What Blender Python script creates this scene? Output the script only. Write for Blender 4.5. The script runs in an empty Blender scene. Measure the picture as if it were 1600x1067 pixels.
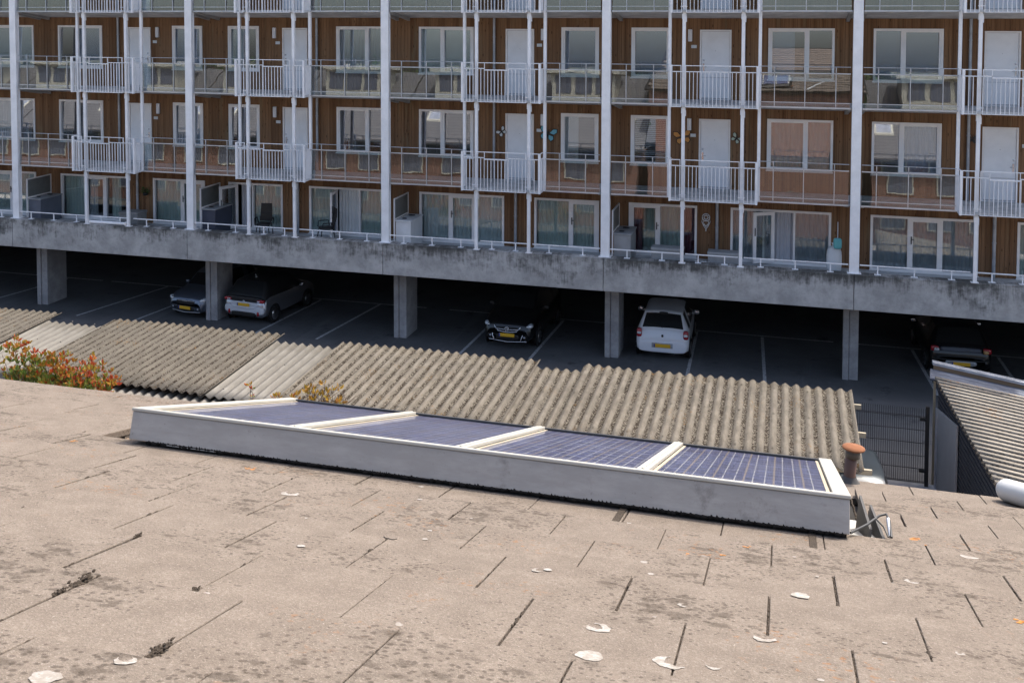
import bpy, bmesh, math, random
from mathutils import Vector, Matrix
rnd = random.Random(7)
sc = bpy.context.scene
COL = sc.collection
PI = math.pi

# ------------------------------------------------------------------ helpers
class MB:
    """collects simple shapes into one mesh"""
    def __init__(s): s.v = []; s.f = []; s.sm = []
    def add(s, vs, fs, smooth=False):
        o = len(s.v); s.v += [tuple(p) for p in vs]
        s.f += [tuple(i + o for i in f) for f in fs]; s.sm += [smooth] * len(fs); return s
    def box(s, x0, x1, y0, y1, z0, z1):
        return s.add([(x0,y0,z0),(x1,y0,z0),(x1,y1,z0),(x0,y1,z0),(x0,y0,z1),(x1,y0,z1),(x1,y1,z1),(x0,y1,z1)],
              [(0,3,2,1),(4,5,6,7),(0,1,5,4),(1,2,6,5),(2,3,7,6),(3,0,4,7)])
    def hexa(s, p):   # 8 corners: bottom 4 (ccw), top 4
        return s.add(p, [(0,3,2,1),(4,5,6,7),(0,1,5,4),(1,2,6,5),(2,3,7,6),(3,0,4,7)])
    def tube(s, pts, r, n=10, cap=True, r1=None):
        pts = [Vector(p) for p in pts]; vs = []; fs = []; m = len(pts)
        for i, p in enumerate(pts):
            d = (pts[min(i+1,m-1)] - pts[max(i-1,0)]).normalized()
            a = d.cross(Vector((0,0,1)))
            if a.length < 1e-3: a = d.cross(Vector((1,0,0)))
            a.normalize(); b = d.cross(a)
            rr = r if r1 is None else r + (r1 - r) * i / (m - 1)
            for k in range(n):
                t = 2*PI*k/n; vs.append(p + a*(rr*math.cos(t)) + b*(rr*math.sin(t)))
        for i in range(m-1):
            for k in range(n):
                fs.append((i*n+k, i*n+(k+1)%n, (i+1)*n+(k+1)%n, (i+1)*n+k))
        s.add(vs, fs, True)
        if cap: s.add(vs[:n], [tuple(range(n))]); s.add(vs[-n:], [tuple(range(n))[::-1]])
        return s
    def lathe(s, c, prof, n=24):
        vs = []; fs = []; m = len(prof)
        for r, z in prof:
            for k in range(n):
                t = 2*PI*k/n; vs.append((c[0]+r*math.cos(t), c[1]+r*math.sin(t), c[2]+z))
        for i in range(m-1):
            for k in range(n): fs.append((i*n+k, i*n+(k+1)%n, (i+1)*n+(k+1)%n, (i+1)*n+k))
        return s.add(vs, fs, True)
    def blob(s, cx, cy, cz, sx, sy, sz, e=.6, n=14, m=9, M=None):
        """superellipsoid: rounded box or ellipsoid"""
        pw = lambda q: math.copysign(abs(q)**e, q)
        vs = []; fs = []
        for i in range(m+1):
            ph = -PI/2 + PI*i/m
            for k in range(n):
                t = 2*PI*k/n
                p = Vector((sx*pw(math.cos(ph))*pw(math.cos(t)), sy*pw(math.cos(ph))*pw(math.sin(t)), sz*pw(math.sin(ph))))
                if M: p = M @ p
                vs.append((cx+p.x, cy+p.y, cz+p.z))
        for i in range(m):
            for k in range(n): fs.append((i*n+k, i*n+(k+1)%n, (i+1)*n+(k+1)%n, (i+1)*n+k))
        return s.add(vs, fs, True)
    def disc(s, c, ax, r, n=20, w=.01):
        """thin disc with axis along x"""
        vs = [(c[0]+dx, c[1]+r*math.cos(2*PI*k/n), c[2]+r*math.sin(2*PI*k/n)) for dx in (-w, w) for k in range(n)]
        fs = [tuple(range(n))[::-1], tuple(range(n, 2*n))] + [(k, (k+1)%n, n+(k+1)%n, n+k) for k in range(n)]
        return s.add(vs, fs)
    def xf(s, M):
        s.v = [tuple(M @ Vector(p)) for p in s.v]; return s

def ob(name, mb, mat, parent=None, bevel=0, label=None):
    me = bpy.data.meshes.new(name)
    me.from_pydata(mb.v, [], mb.f); me.update()
    me.polygons.foreach_set('use_smooth', mb.sm)
    if mat: me.materials.append(mat)
    o = bpy.data.objects.new(name, me); COL.objects.link(o)
    if parent: o.parent = parent
    if bevel:
        b = o.modifiers.new('bevel', 'BEVEL'); b.width = bevel; b.segments = 2; b.limit_method = 'ANGLE'
    if label: o['label'] = label
    return o
def tag(o, label, cat, group=None):
    o['label'] = label; o['category'] = cat
    if group: o['group'] = group
    return o
def thing(name, label, cat, loc=(0,0,0), rz=0, group=None):
    o = bpy.data.objects.new(name, None); COL.objects.link(o)
    o.location = loc; o.rotation_euler = (0,0,rz); o.empty_display_size = .2
    return tag(o, label, cat, group)
def struct(o, kind='structure'): o['kind'] = kind; return o
def copy_tree(o, parent=None):
    c = o.copy(); COL.objects.link(c); c.parent = parent
    for ch in o.children: copy_tree(ch, c)
    return c

# ------------------------------------------------------------------ materials
class NT:
    def __init__(s, name):
        s.m = bpy.data.materials.new(name); s.m.use_nodes = True
        s.t = s.m.node_tree; s.t.nodes.clear()
        s.out = s.n('ShaderNodeOutputMaterial')
    def n(s, typ, **kw):
        nd = s.t.nodes.new(typ)
        for k, v in kw.items():
            if k.startswith('i_'): nd.inputs[k[2:].replace('_', ' ')].default_value = v
            else: setattr(nd, k, v)
        return nd
    def l(s, a, b): s.t.links.new(a, b); return s
    def math(s, op, a, b=None, c=None, clamp=False):
        nd = s.n('ShaderNodeMath', operation=op, use_clamp=clamp)
        for i, q in enumerate((a, b, c)):
            if q is None: continue
            if isinstance(q, (int, float)): nd.inputs[i].default_value = q
            else: s.l(q, nd.inputs[i])
        return nd.outputs[0]
    def mix(s, f, a, b):
        nd = s.n('ShaderNodeMix', data_type='RGBA')
        for q, i in ((f, 0), (a, 6), (b, 7)):
            if isinstance(q, (int, float)): nd.inputs[i].default_value = q
            elif isinstance(q, tuple): nd.inputs[i].default_value = (*q, 1)
            else: s.l(q, nd.inputs[i])
        return nd.outputs[2]
    def coord(s, scale=(1,1,1), kind='Object', loc=(0,0,0)):
        tc = s.n('ShaderNodeTexCoord'); mp = s.n('ShaderNodeMapping')
        mp.inputs['Scale'].default_value = scale; mp.inputs['Location'].default_value = loc
        s.l(tc.outputs[kind], mp.inputs[0]); return mp.outputs[0]
    def noise(s, vec, scale, detail=4, rough=.55):
        nd = s.n('ShaderNodeTexNoise'); nd.inputs['Scale'].default_value = scale
        nd.inputs['Detail'].default_value = detail; nd.inputs['Roughness'].default_value = rough
        s.l(vec, nd.inputs['Vector']); return nd.outputs[0]
    def voro(s, vec, scale, out='Distance'):
        nd = s.n('ShaderNodeTexVoronoi'); nd.inputs['Scale'].default_value = scale
        s.l(vec, nd.inputs['Vector']); return nd.outputs[out]
    def step(s, v, lo, hi):
        nd = s.n('ShaderNodeMapRange', interpolation_type='SMOOTHSTEP')
        nd.inputs['From Min'].default_value = lo; nd.inputs['From Max'].default_value = hi
        s.l(v, nd.inputs['Value']); return nd.outputs[0]
    def sep(s, vec):
        nd = s.n('ShaderNodeSeparateXYZ'); s.l(vec, nd.inputs[0]); return nd.outputs
    def pr(s, col, rough=.6, metal=0, bump=None, bstr=.3, bdist=.01, coat=0, spec=.5):
        p = s.n('ShaderNodeBsdfPrincipled')
        if isinstance(col, tuple): p.inputs['Base Color'].default_value = (*col, 1)
        else: s.l(col, p.inputs['Base Color'])
        if isinstance(rough, (int, float)): p.inputs['Roughness'].default_value = rough
        else: s.l(rough, p.inputs['Roughness'])
        p.inputs['Metallic'].default_value = metal; p.inputs['Coat Weight'].default_value = coat
        p.inputs['Specular IOR Level'].default_value = spec
        if bump is not None:
            b = s.n('ShaderNodeBump'); b.inputs['Strength'].default_value = bstr; b.inputs['Distance'].default_value = bdist
            s.l(bump, b.inputs['Height']); s.l(b.outputs[0], p.inputs['Normal'])
        s.l(p.outputs[0], s.out.inputs[0]); s.p = p; return s.m

def painted(name, col, rough=.5, dirt=.12, metal=0, scale=3., coat=0):
    t = NT(name); v = t.coord(); n = t.noise(v, scale, 6); n2 = t.noise(v, scale*14, 3)
    f = t.math('MULTIPLY', t.step(t.math('ADD', n, t.math('MULTIPLY', n2, .35)), .45, .95), dirt*3, clamp=True)
    return t.pr(t.mix(f, col, tuple(c*.55 for c in col)), rough, metal, coat=coat)

M = {}
M['white'] = painted('white_steel', (0.848,0.853,0.870), .45, .10)
M['frame'] = painted('white_frame', (.84,.82,.82), .45, .06)
M['door'] = painted('white_door', (.84,.85,.88), .5, .06)
M['black'] = painted('black_plastic', (.012,.012,.013), .5, .05)
M['rubber'] = painted('rubber', (.014,.014,.014), .8, .05)
M['chrome'] = painted('chrome', (.75,.76,.78), .18, .03, 1)
M['alu'] = painted('rim_alloy', (.55,.56,.58), .3, .1, 1)
M['gold_rail'] = painted('galvanised', (.55,.57,.60), .4, .15, .6)
M['darksteel'] = painted('dark_steel', (.02,.021,.022), .5, .1)
M['grey'] = painted('grey_board', (.30,.31,.32), .6, .15)
M['bluegrey'] = painted('blue_grey_board', (.11,.125,.16), .55, .15)
M['darkblue'] = painted('dark_blue_board', (.045,.055,.085), .55, .15)
M['offwhite'] = painted('off_white_board', (.66,.68,.70), .5, .08)
M['teal'] = painted('teal_plastic', (.12,.42,.44), .5, .1)
M['plate'] = painted('plate_yellow', (.72,.42,.03), .4, .05)
M['plateblue'] = painted('plate_blue', (.03,.06,.30), .4, .05)
M['redlens'] = painted('red_lens', (.35,.01,.02), .12, .02, coat=1)
M['clearlens'] = painted('clear_lens', (.62,.66,.70), .12, .02, .3, coat=1)
M['amberlens'] = painted('amber_lens', (.62,.36,.14), .15, .02, coat=1)
M['zinc'] = painted('zinc', (.42,.45,.50), .42, .25, .4)
M['pvc'] = painted('white_pvc', (0.522,0.522,0.506), .35, .06)
M['cream'] = painted('cream_wood', (0.405,0.351,0.255), .6, .15)
M['panelwhite'] = painted('panel_rail', (0.450,0.432,0.378), .4, .1)
M['whiteflash'] = painted('white_flashing', (0.450,0.441,0.414), .45, .12)
M['lead'] = painted('lead', (.075,.072,.07), .7, .3)
M['soffit'] = painted('soffit', (.34,.34,.34), .7, .15)
M['seal'] = painted('moss_seal', (.016,.014,.012), .95, .2)
M['lamp'] = painted('lamp_cover', (.72,.73,.78), .4, .05)
M['pebble'] = painted('pot_grey', (.22,.22,.22), .8, .3)

def carpaint(name, col, metal=.3, rough=.32): 
    t = NT(name); return t.pr(col, rough, metal, coat=.6)

def wood_mat():
    t = NT('cedar_cladding'); v = t.coord(); x, y, z = t.sep(v)
    b = t.math('FLOOR', t.math('DIVIDE', x, .125))
    cb = t.n('ShaderNodeCombineXYZ'); t.l(b, cb.inputs[0]); zf = t.math('FLOOR', t.math('DIVIDE', t.math('ADD', z, .1), 2.8)); t.l(zf, cb.inputs[1])
    wn = t.n('ShaderNodeTexWhiteNoise'); t.l(cb.outputs[0], wn.inputs[0])
    g = t.noise(t.coord((60, 60, 1.6)), 1., 5); st = t.noise(t.coord((3, 3, .35)), 1.4, 4)
    kn = t.step(t.voro(t.coord((8, 8, 2.6)), 1.), .17, .08)
    c = t.mix(wn.outputs[0], (.190,.104,.056), (.345,.200,.110))
    c = t.mix(t.math('MULTIPLY', g, .75), c, (.085,.038,.017))
    c = t.mix(t.math('MULTIPLY', t.step(st, .56, .72), .55), c, (.23,.17,.10))
    c = t.mix(t.math('MULTIPLY', kn, .6), c, (.025,.010,.004))
    return t.pr(c, .75, bump=g, bstr=.2, bdist=.004, spec=.2)
M['wood'] = wood_mat()
M['backing'] = painted('dark_backing', (.02,.013,.009), .9, .1)
t = NT('old_timber'); g = t.noise(t.coord((3, 40, 40)), 1., 5)
M['timber'] = t.pr(t.mix(g, (.10,.065,.04), (.30,.21,.13)), .8, bump=g, bstr=.3)

def concrete_mat(name, stain=True, base=(.42,.413,.402)):
    t = NT(name); v = t.coord(); x, y, z = t.sep(v)
    n = t.noise(v, 1.6, 7, .65); f = t.noise(v, 26, 5, .65); md = t.noise(v, 5.5, 6, .7)
    c = t.mix(t.step(n, .3, .72), tuple(q*.72 for q in base), tuple(q*1.15 for q in base))
    c = t.mix(t.math('MULTIPLY', t.step(md, .48, .68), .35), c, tuple(q*.55 for q in base))
    c = t.mix(t.math('MULTIPLY', t.step(f, .52, .75), .40), c, tuple(q*.5 for q in base))
    if stain:
        d = t.noise(t.coord((9, 1, 1.3)), 1.2, 7, .72); big = t.noise(t.coord((.55, .5, .9), loc=(3.1,0,0)), 1., 4, .6)
        fine = t.noise(t.coord((30, 1, 2.6)), 1., 5, .7)
        h = t.math('DIVIDE', t.math('SUBTRACT', z, 2.545), 1.0)
        k = t.math('ADD', t.math('ADD', t.math('MULTIPLY', d, .40), t.math('MULTIPLY', fine, .25)), t.math('MULTIPLY', md, .35))
        m = t.math('ADD', t.math('MULTIPLY', t.math('SUBTRACT', big, .51), 1.05), t.math('MULTIPLY', t.math('SUBTRACT', h, .68), .36))
        m = t.step(t.math('ADD', k, m), .44, .72)
        c = t.mix(t.math('MULTIPLY', m, .85), c, (.038,.037,.033))
        r = t.step(t.noise(t.coord((2.3, 1, .12), loc=(9,0,0)), 1., 3, .5), .66, .76)   # pale lime runs
        c = t.mix(t.math('MULTIPLY', r, .45), c, (.42,.415,.40))
    return t.pr(c, .9, bump=f, bstr=.35, bdist=.006, spec=.25)
M['concrete'] = concrete_mat('stained_concrete')
M['concrete2'] = concrete_mat('plain_concrete', False, (.36,.36,.37))
M['slab'] = concrete_mat('slab_concrete', False, (.55,.56,.57))

def asphalt_mat():
    t = NT('asphalt'); v = t.coord()
    n = t.noise(v, .35, 6, .6); f = t.noise(v, 45, 3, .7); s_ = t.noise(v, 1.6, 5, .65)
    c = t.mix(t.step(n, .3, .7), (.080,.080,.081), (.120,.120,.122))
    c = t.mix(t.math('MULTIPLY', t.step(s_, .55, .75), .6), c, (.13,.13,.135))
    c = t.mix(t.math('MULTIPLY', t.step(f, .55, .8), .4), c, (.02,.02,.02))
    oil = t.math('MULTIPLY', t.step(t.noise(v, .9, 4, .6), .56, .70), t.step(t.noise(v, 3.1, 4, .7), .42, .6)); c = t.mix(t.math('MULTIPLY', oil, .7), c, (.022,.022,.023))
    tr = t.step(t.noise(t.coord((1.1, .10, 1)), 1.5, 4, .6), .55, .68); c = t.mix(t.math('MULTIPLY', tr, .35), c, (.15,.15,.15))
    return t.pr(c, .85, bump=f, bstr=.5, bdist=.006, spec=.3)
M['asphalt'] = asphalt_mat()
t = NT('bounce_slabs'); br = t.n('ShaderNodeTexBrick'); br.inputs['Scale'].default_value = 1.; br.inputs['Brick Width'].default_value = .3; br.inputs['Row Height'].default_value = .3
br.inputs['Color1'].default_value = (.40,.37,.33,1); br.inputs['Color2'].default_value = (.46,.43,.39,1); br.inputs['Mortar'].default_value = (.2,.19,.17,1); br.inputs['Mortar Size'].default_value = .006
t.l(t.coord(), br.inputs['Vector']); M['bounce_slabs'] = t.pr(br.outputs[0], .9)
t = NT('road_paint'); n = t.noise(t.coord(), 14, 5, .7)
M['line'] = t.pr(t.mix(t.step(n, .48, .66), (.42,.42,.42), (.10,.10,.10)), .8)

def tile_mat():
    t = NT('concrete_roof_tile'); v = t.coord()
    g1 = t.noise(v, 95, 3, .75); g2 = t.noise(v, 230, 2, .7); mid = t.noise(v, 9, 6, .65); low = t.noise(v, 1.3, 4, .55)
    c = t.mix(t.step(mid, .3, .75), (.160,.133,.109), (.222,.187,.155))
    c = t.mix(t.math('MULTIPLY', t.step(low, .4, .7), .30), c, (.225,.19,.158))
    c = t.mix(t.math('MULTIPLY', t.step(g1, .36, .58), .42), c, (.100,.078,.060))
    c = t.mix(t.math('MULTIPLY', t.step(g1, .58, .70), .50), c, (.285,.243,.20))
    c = t.mix(t.math('MULTIPLY', t.step(g2, .60, .70), .6), c, (.36,.32,.275))
    c = t.mix(t.math('MULTIPLY', t.step(g2, .40, .30), .4), c, (.07,.055,.043))
    # weathering: ragged dark blotches, gathered in patches
    clus = t.noise(v, 2.3, 4, .6); edge = t.noise(v, 34, 4, .7)
    thr = t.math('MULTIPLY', t.step(clus, .38, .66), .50)
    sp = t.math('ADD', t.voro(t.coord((.8, 1.25, 1)), 17.0), t.math('MULTIPLY', t.math('SUBTRACT', edge, .5), 1.1))
    sofs = t.step(t.math('SUBTRACT', thr, sp), -.06, .26)
    c = t.mix(t.math('MULTIPLY', sofs, .58), c, (.060,.048,.037))
    sm = t.math('ADD', t.voro(t.coord((1,1,1), loc=(4,2,0)), 58.0), t.math('MULTIPLY', t.math('SUBTRACT', g1, .5), .8))
    c = t.mix(t.math('MULTIPLY', t.step(t.math('SUBTRACT', t.math('MULTIPLY', t.step(clus, .28, .62), .40), sm), -.02, .16), .6), c, (.045,.035,.027))
    # rusty lichen flecks
    og = t.math('MULTIPLY', t.step(t.noise(v, 2.1, 2, .5), .57, .66), t.step(t.noise(v, 42, 3, .65), .58, .66))
    c = t.mix(t.math('MULTIPLY', og, .5), c, (.24,.105,.035))
    return t.pr(c, .95, bump=t.math('ADD', t.math('ADD', g1, g2), t.math('MULTIPLY', mid, .8)), bstr=.9, bdist=.003, spec=.15)
M['tile'] = tile_mat()
t = NT('white_lichen'); v = t.coord(); n = t.noise(v, 48, 5, .7); n2 = t.noise(v, 150, 3, .7)
c = t.mix(t.step(n, .36, .60), (.34,.325,.30), (.235,.21,.18))
M['lichen'] = t.pr(t.mix(t.math('MULTIPLY', t.step(n2, .50, .62), .6), c, (.2,.17,.14)), .95)
t = NT('orange_lichen'); n = t.noise(t.coord(), 80, 3, .6)
M['olichen'] = t.pr(t.mix(t.step(n, .4, .6), (.42,.17,.02), (.27,.13,.06)), .95)
t = NT('dark_moss'); n = t.noise(t.coord(), 120, 4, .7)
M['moss'] = t.pr(t.mix(n, (.022,.016,.010), (.085,.062,.042)), 1., bump=n, bstr=1, bdist=.01)

def corr_mat(name, weathered):
    t = NT(name); v = t.coord(); x, y, z = t.sep(v)
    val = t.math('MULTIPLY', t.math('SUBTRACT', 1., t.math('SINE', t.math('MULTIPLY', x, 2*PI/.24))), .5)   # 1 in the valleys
    n = t.noise(t.coord((7, 2.2, 7)), 1., 6, .65); f = t.noise(v, 22, 4, .65); ff = t.noise(v, 60, 3, .7); lo = t.noise(t.coord((.35, .5, 1)), 1., 3)
    if weathered:
        c = t.mix(t.step(n, .3, .7), (.150,.132,.107), (.238,.212,.173))
        c = t.mix(t.math('MULTIPLY', t.step(f, .48, .70), .35), c, (.095,.082,.063))
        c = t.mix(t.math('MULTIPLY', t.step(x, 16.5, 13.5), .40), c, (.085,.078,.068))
        c = t.mix(t.math('MULTIPLY', t.step(lo, .5, .7), .30), c, (.10,.09,.074))
        d = t.math('ADD', t.math('MULTIPLY', f, .75), t.math('MULTIPLY', n, .35))
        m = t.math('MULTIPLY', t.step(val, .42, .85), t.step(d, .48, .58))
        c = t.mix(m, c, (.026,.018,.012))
        w = t.math('MULTIPLY', t.step(val, .40, .80), t.step(ff, .585, .64))
        c = t.mix(t.math('MULTIPLY', w, .85), c, (.36,.33,.27))
        o = t.math('MULTIPLY', t.step(t.noise(v, 1.3, 3), .58, .66), t.step(f, .56, .64))
        c = t.mix(t.math('MULTIPLY', o, .7), c, (.27,.145,.04))
        return t.pr(c, .95, bump=t.math('ADD', f, ff), bstr=.9, bdist=.025, spec=.15)
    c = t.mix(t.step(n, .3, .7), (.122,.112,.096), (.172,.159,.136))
    c = t.mix(t.math('MULTIPLY', t.step(val, .35, .95), .65), c, (.085,.075,.06))  # grey shading of the valleys painted into the sheet colour
    return t.pr(c, .6, bump=f, bstr=.15, bdist=.005)
M['corr'] = corr_mat('weathered_fibre_cement', True)
M['corr_clean'] = corr_mat('clean_corrugated', False)

def shed_mat():
    t = NT('shed_sheet'); v = t.coord(); x, y, z = t.sep(v); f = t.noise(v, 22, 5, .65); n = t.noise(t.coord((1,6,6)), 1., 4)
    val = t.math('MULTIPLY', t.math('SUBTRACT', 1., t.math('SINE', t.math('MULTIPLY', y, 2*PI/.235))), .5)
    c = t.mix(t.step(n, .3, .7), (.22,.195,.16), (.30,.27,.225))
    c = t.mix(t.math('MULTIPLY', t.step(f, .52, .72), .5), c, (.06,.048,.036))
    c = t.mix(t.math('MULTIPLY', t.step(t.math('ADD', val, t.math('MULTIPLY', t.math('SUBTRACT', f, .5), .5)), .38, .58), .92), c, (.024,.020,.017))  # near-black grooves: shade on the ribs painted into the colour
    o = t.math('MULTIPLY', t.step(t.noise(v, 1.2, 3), .58, .64), t.step(f, .5, .6))
    c = t.mix(t.math('MULTIPLY', o, .8), c, (.30,.13,.03))
    return t.pr(c, .9, bump=f, bstr=.4, bdist=.01, spec=.2)
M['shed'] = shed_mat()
M['cladding'] = painted('dark_cladding', (.035,.035,.042), .55, .2)
t = NT('bitumen_felt'); n = t.noise(t.coord((2,14,2)), 1., 6, .7)
M['felt'] = t.pr(t.mix(t.step(n, .35, .7), (.05,.06,.085), (.17,.19,.235)), .8)

def glass_mat(name, tint, refl, wav=.0, wscale=1.):
    """pane: part mirror, part clear"""
    t = NT(name)
    tr = t.n('ShaderNodeBsdfTransparent'); tr.inputs[0].default_value = (*tint, 1)
    gl = t.n('ShaderNodeBsdfGlossy'); gl.inputs['Roughness'].default_value = .0
    gl.inputs['Color'].default_value = (.90,.92,1,1)
    fr = t.n('ShaderNodeFresnel'); fr.inputs[0].default_value = 1.5
    if wav:
        b = t.n('ShaderNodeBump'); b.inputs['Strength'].default_value = wav; b.inputs['Distance'].default_value = .02
        t.l(t.noise(t.coord((.9, .9, 1.5)), wscale, 2, .4), b.inputs['Height'])
        t.l(b.outputs[0], gl.inputs['Normal'])
    mx = t.n('ShaderNodeMixShader')
    t.l(t.math('ADD', fr.outputs[0], refl, clamp=True), mx.inputs[0])
    t.l(tr.outputs[0], mx.inputs[1]); t.l(gl.outputs[0], mx.inputs[2]); t.l(mx.outputs[0], t.out.inputs[0])
    return t.m
M['pane'] = glass_mat('window_glass', (.86,.90,.90), .21, .012, 1.)
M['patioglass'] = glass_mat('patio_glass', (.86,.90,.89), .05, .012, 1.)
M['balglass'] = glass_mat('balustrade_glass', (.74,.79,.77), .12, .06, 1.1)
M['carglass'] = carpaint('car_glass', (.006,.007,.008), 0)
M['frost'] = painted('frosted_panel', (.16,.17,.165), .35, .2)

def cell_mat():
    """polycrystalline cells, 6 by 12 per panel; panel is .72 wide, 1.5 long; object coords start at the panel corner"""
    t = NT('solar_cells'); v = t.coord(); x, y, z = t.sep(v)
    cu = t.math('MULTIPLY', x, 6/.66); cv = t.math('MULTIPLY', y, 12/1.49)
    fu = t.math('FRACT', cu); fv = t.math('FRACT', cv)
    edge = t.math('GREATER_THAN', t.math('ABSOLUTE', t.math('SUBTRACT', fu,  .5)), .466)
    bus = t.math('LESS_THAN', t.math('ABSOLUTE', t.math('SUBTRACT', t.math('ABSOLUTE', t.math('SUBTRACT', fu, .5)), .20)), .021)
    edgev = t.math('GREATER_THAN', t.math('ABSOLUTE', t.math('SUBTRACT', fv, .5)), .455)
    cry = t.voro(t.coord((1,1,1)), 52., 'Color'); cs = t.sep(cry)
    big = t.noise(v, 6, 4, .6); hz = t.noise(t.coord((1.2, 4, 1)), 5., 5, .65)
    c = t.mix(cs[0], (.020,.022,.056), (.078,.084,.185))
    c = t.mix(t.math('MULTIPLY', t.step(big, .35, .7), .5), c, (.045,.038,.075))
    c = t.mix(t.math('MULTIPLY', t.step(hz, .50, .70), .75), c, (.17,.20,.36))  # blue haze of reflected sky painted into the cell colour
    spk = t.step(t.voro(t.coord((1,1,1), loc=(3,1,0)), 34.), .20, .08)
    c = t.mix(t.math('MULTIPLY', spk, .55), c, (.16,.19,.36))
    c = t.mix(t.math('MULTIPLY', edgev, .7), c, (.24,.245,.29))
    dash = t.math('GREATER_THAN', t.noise(t.coord((1, 70, 1)), 1., 2), .42)
    c = t.mix(t.math('MULTIPLY', bus, t.math('MULTIPLY', dash, .85)), c, (.40,.40,.40))
    c = t.mix(t.math('MULTIPLY', edge, .7), c, (.25,.20,.15))
    dust = t.noise(v, 3.5, 5, .6)
    c = t.mix(t.math('MULTIPLY', t.step(dust, .35, .8), .16), c, (.24,.215,.20))
    return t.pr(c, .30, coat=.6, spec=.5)
M['cells'] = cell_mat()
def skirt_mat():
    t = NT('aluminium_skirt'); v = t.coord(); n = t.noise(t.coord((3,1,12)), 2., 6, .65); f = t.noise(v, 60, 4, .7)
    c = t.mix(t.step(n, .35, .75), (.33,.312,.288), (.41,.39,.362))
    c = t.mix(t.math('MULTIPLY', t.step(f, .62, .78), .6), c, (.12,.115,.10))
    sc_ = t.noise(t.coord((2.5, 1, 55)), 2., 3, .7)
    c = t.mix(t.math('MULTIPLY', t.step(sc_, .70, .76), .7), c, (.10,.10,.10))
    drt = t.step(t.math('ADD', t.noise(t.coord((9,1,9)), 1., 6, .7), t.math('MULTIPLY', t.math('SUBTRACT', t.noise(t.coord((1.2,1,1)), 1., 2), .5), .6)), .60, .78)
    c = t.mix(t.math('MULTIPLY', drt, .5), c, (.11,.10,.085))
    return t.pr(c, .5)
M['skirt'] = skirt_mat()
t = NT('rust'); n = t.noise(t.coord(), 45, 5, .7)
M['rust'] = t.pr(t.mix(n, (.17,.062,.025), (.26,.105,.045)), .95, bump=n, bstr=.5, bdist=.003)
t = NT('brown_pipe'); n = t.noise(t.coord((8,8,2)), 4, 5, .6)
M['brownpipe'] = t.pr(t.mix(n, (.075,.036,.024), (.12,.06,.04)), .6)
t = NT('brick'); br = t.n('ShaderNodeTexBrick'); br.inputs['Scale'].default_value = 1.; br.inputs['Brick Width'].default_value = .21
br.inputs['Row Height'].default_value = .06; br.inputs['Mortar Size'].default_value = .006
br.inputs['Color1'].default_value = (.15,.066,.043,1); br.inputs['Color2'].default_value = (.20,.09,.058,1); br.inputs['Mortar'].default_value = (.2,.18,.16,1)
tc = t.n('ShaderNodeTexCoord'); sx = t.sep(tc.outputs['Object']); cb = t.n('ShaderNodeCombineXYZ')
t.l(t.math('ADD', sx[0], sx[1]), cb.inputs[0]); t.l(sx[2], cb.inputs[1]); t.l(cb.outputs[0], br.inputs['Vector'])
M['brick'] = t.pr(br.outputs[0], .9)
t = NT('dark_tiles'); v = t.coord(); x, y, z = t.sep(v)
rw = t.step(t.math('FRACT', t.math('DIVIDE', z, .16)), .0, .25); n = t.noise(v, 3, 5, .6)
M['darktile'] = t.pr(t.mix(rw, (.03,.03,.032), t.mix(n, (.085,.085,.088), (.14,.135,.13))), .8)
M['yellowwhite'] = painted('cream_dormer', (.46,.445,.37), .6, .06)
M['curt_green'] = painted('curtain_grey_green', (.62,.69,.66), .9, .05)
M['curt_white'] = painted('curtain_white', (.74,.77,.78), .9, .05)
M['curt_grey'] = painted('curtain_grey', (.50,.51,.55), .9, .05)
M['curt_blue'] = painted('curtain_blue', (.46,.56,.70), .9, .05)
M['curt_red'] = painted('curtain_wine', (.14,.03,.05), .9, .05)
M['blind'] = painted('roller_blind', (.78,.84,.83), .85, .04)
M['blind_and_sky'] = painted('blue_blind_and_sky', (.42,.50,.64), .85, .04)  # blue blinds, also used as painted sky reflection
M['interior'] = painted('room_wall', (.22,.21,.20), .9, .05)
t = NT('gravel'); n = t.noise(t.coord(), 30, 4, .7)
M['gravel'] = t.pr(t.mix(n, (.07,.07,.072), (.20,.20,.20)), .95, bump=n, bstr=.6)
def leaf_mat(name, ramp, backlit=.35):
    t = NT(name); g = t.n('ShaderNodeNewGeometry'); cr = t.n('ShaderNodeValToRGB')
    cr.color_ramp.interpolation = 'LINEAR'
    el = cr.color_ramp.elements
    while len(el) < len(ramp): el.new(.5)
    for e, (p, c) in zip(el, ramp): e.position = p; e.color = (*c, 1)
    t.l(g.outputs['Random Per Island'], cr.inputs[0])
    d = t.n('ShaderNodeBsdfPrincipled'); d.inputs['Roughness'].default_value = .4; t.l(cr.outputs[0], d.inputs['Base Color'])
    tl = t.n('ShaderNodeBsdfTranslucent'); t.l(cr.outputs[0], tl.inputs[0])
    mx = t.n('ShaderNodeMixShader'); mx.inputs[0].default_value = backlit
    t.l(d.outputs[0], mx.inputs[1]); t.l(tl.outputs[0], mx.inputs[2]); t.l(mx.outputs[0], t.out.inputs[0]); return t.m
M['leaf_top'] = leaf_mat('photinia_young_leaves', [(0,(.38,.045,.02)),(.30,(.43,.095,.025)),(.5,(.43,.21,.03)),(.75,(.32,.24,.03)),(1,(.16,.18,.025))])
M['leaf_low'] = leaf_mat('photinia_old_leaves', [(0,(.06,.11,.018)),(.45,(.14,.20,.032)),(.75,(.19,.18,.027)),(1,(.37,.13,.025))])
M['leaf_yellow'] = leaf_mat('yellow_leaves', [(0,(.38,.19,.02)),(.4,(.40,.235,.03)),(.7,(.25,.20,.03)),(1,(.33,.11,.04))])
M['leaf_green'] = leaf_mat('tree_leaves', [(0,(.04,.075,.02)),(1,(.09,.14,.035))], .25)
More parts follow.
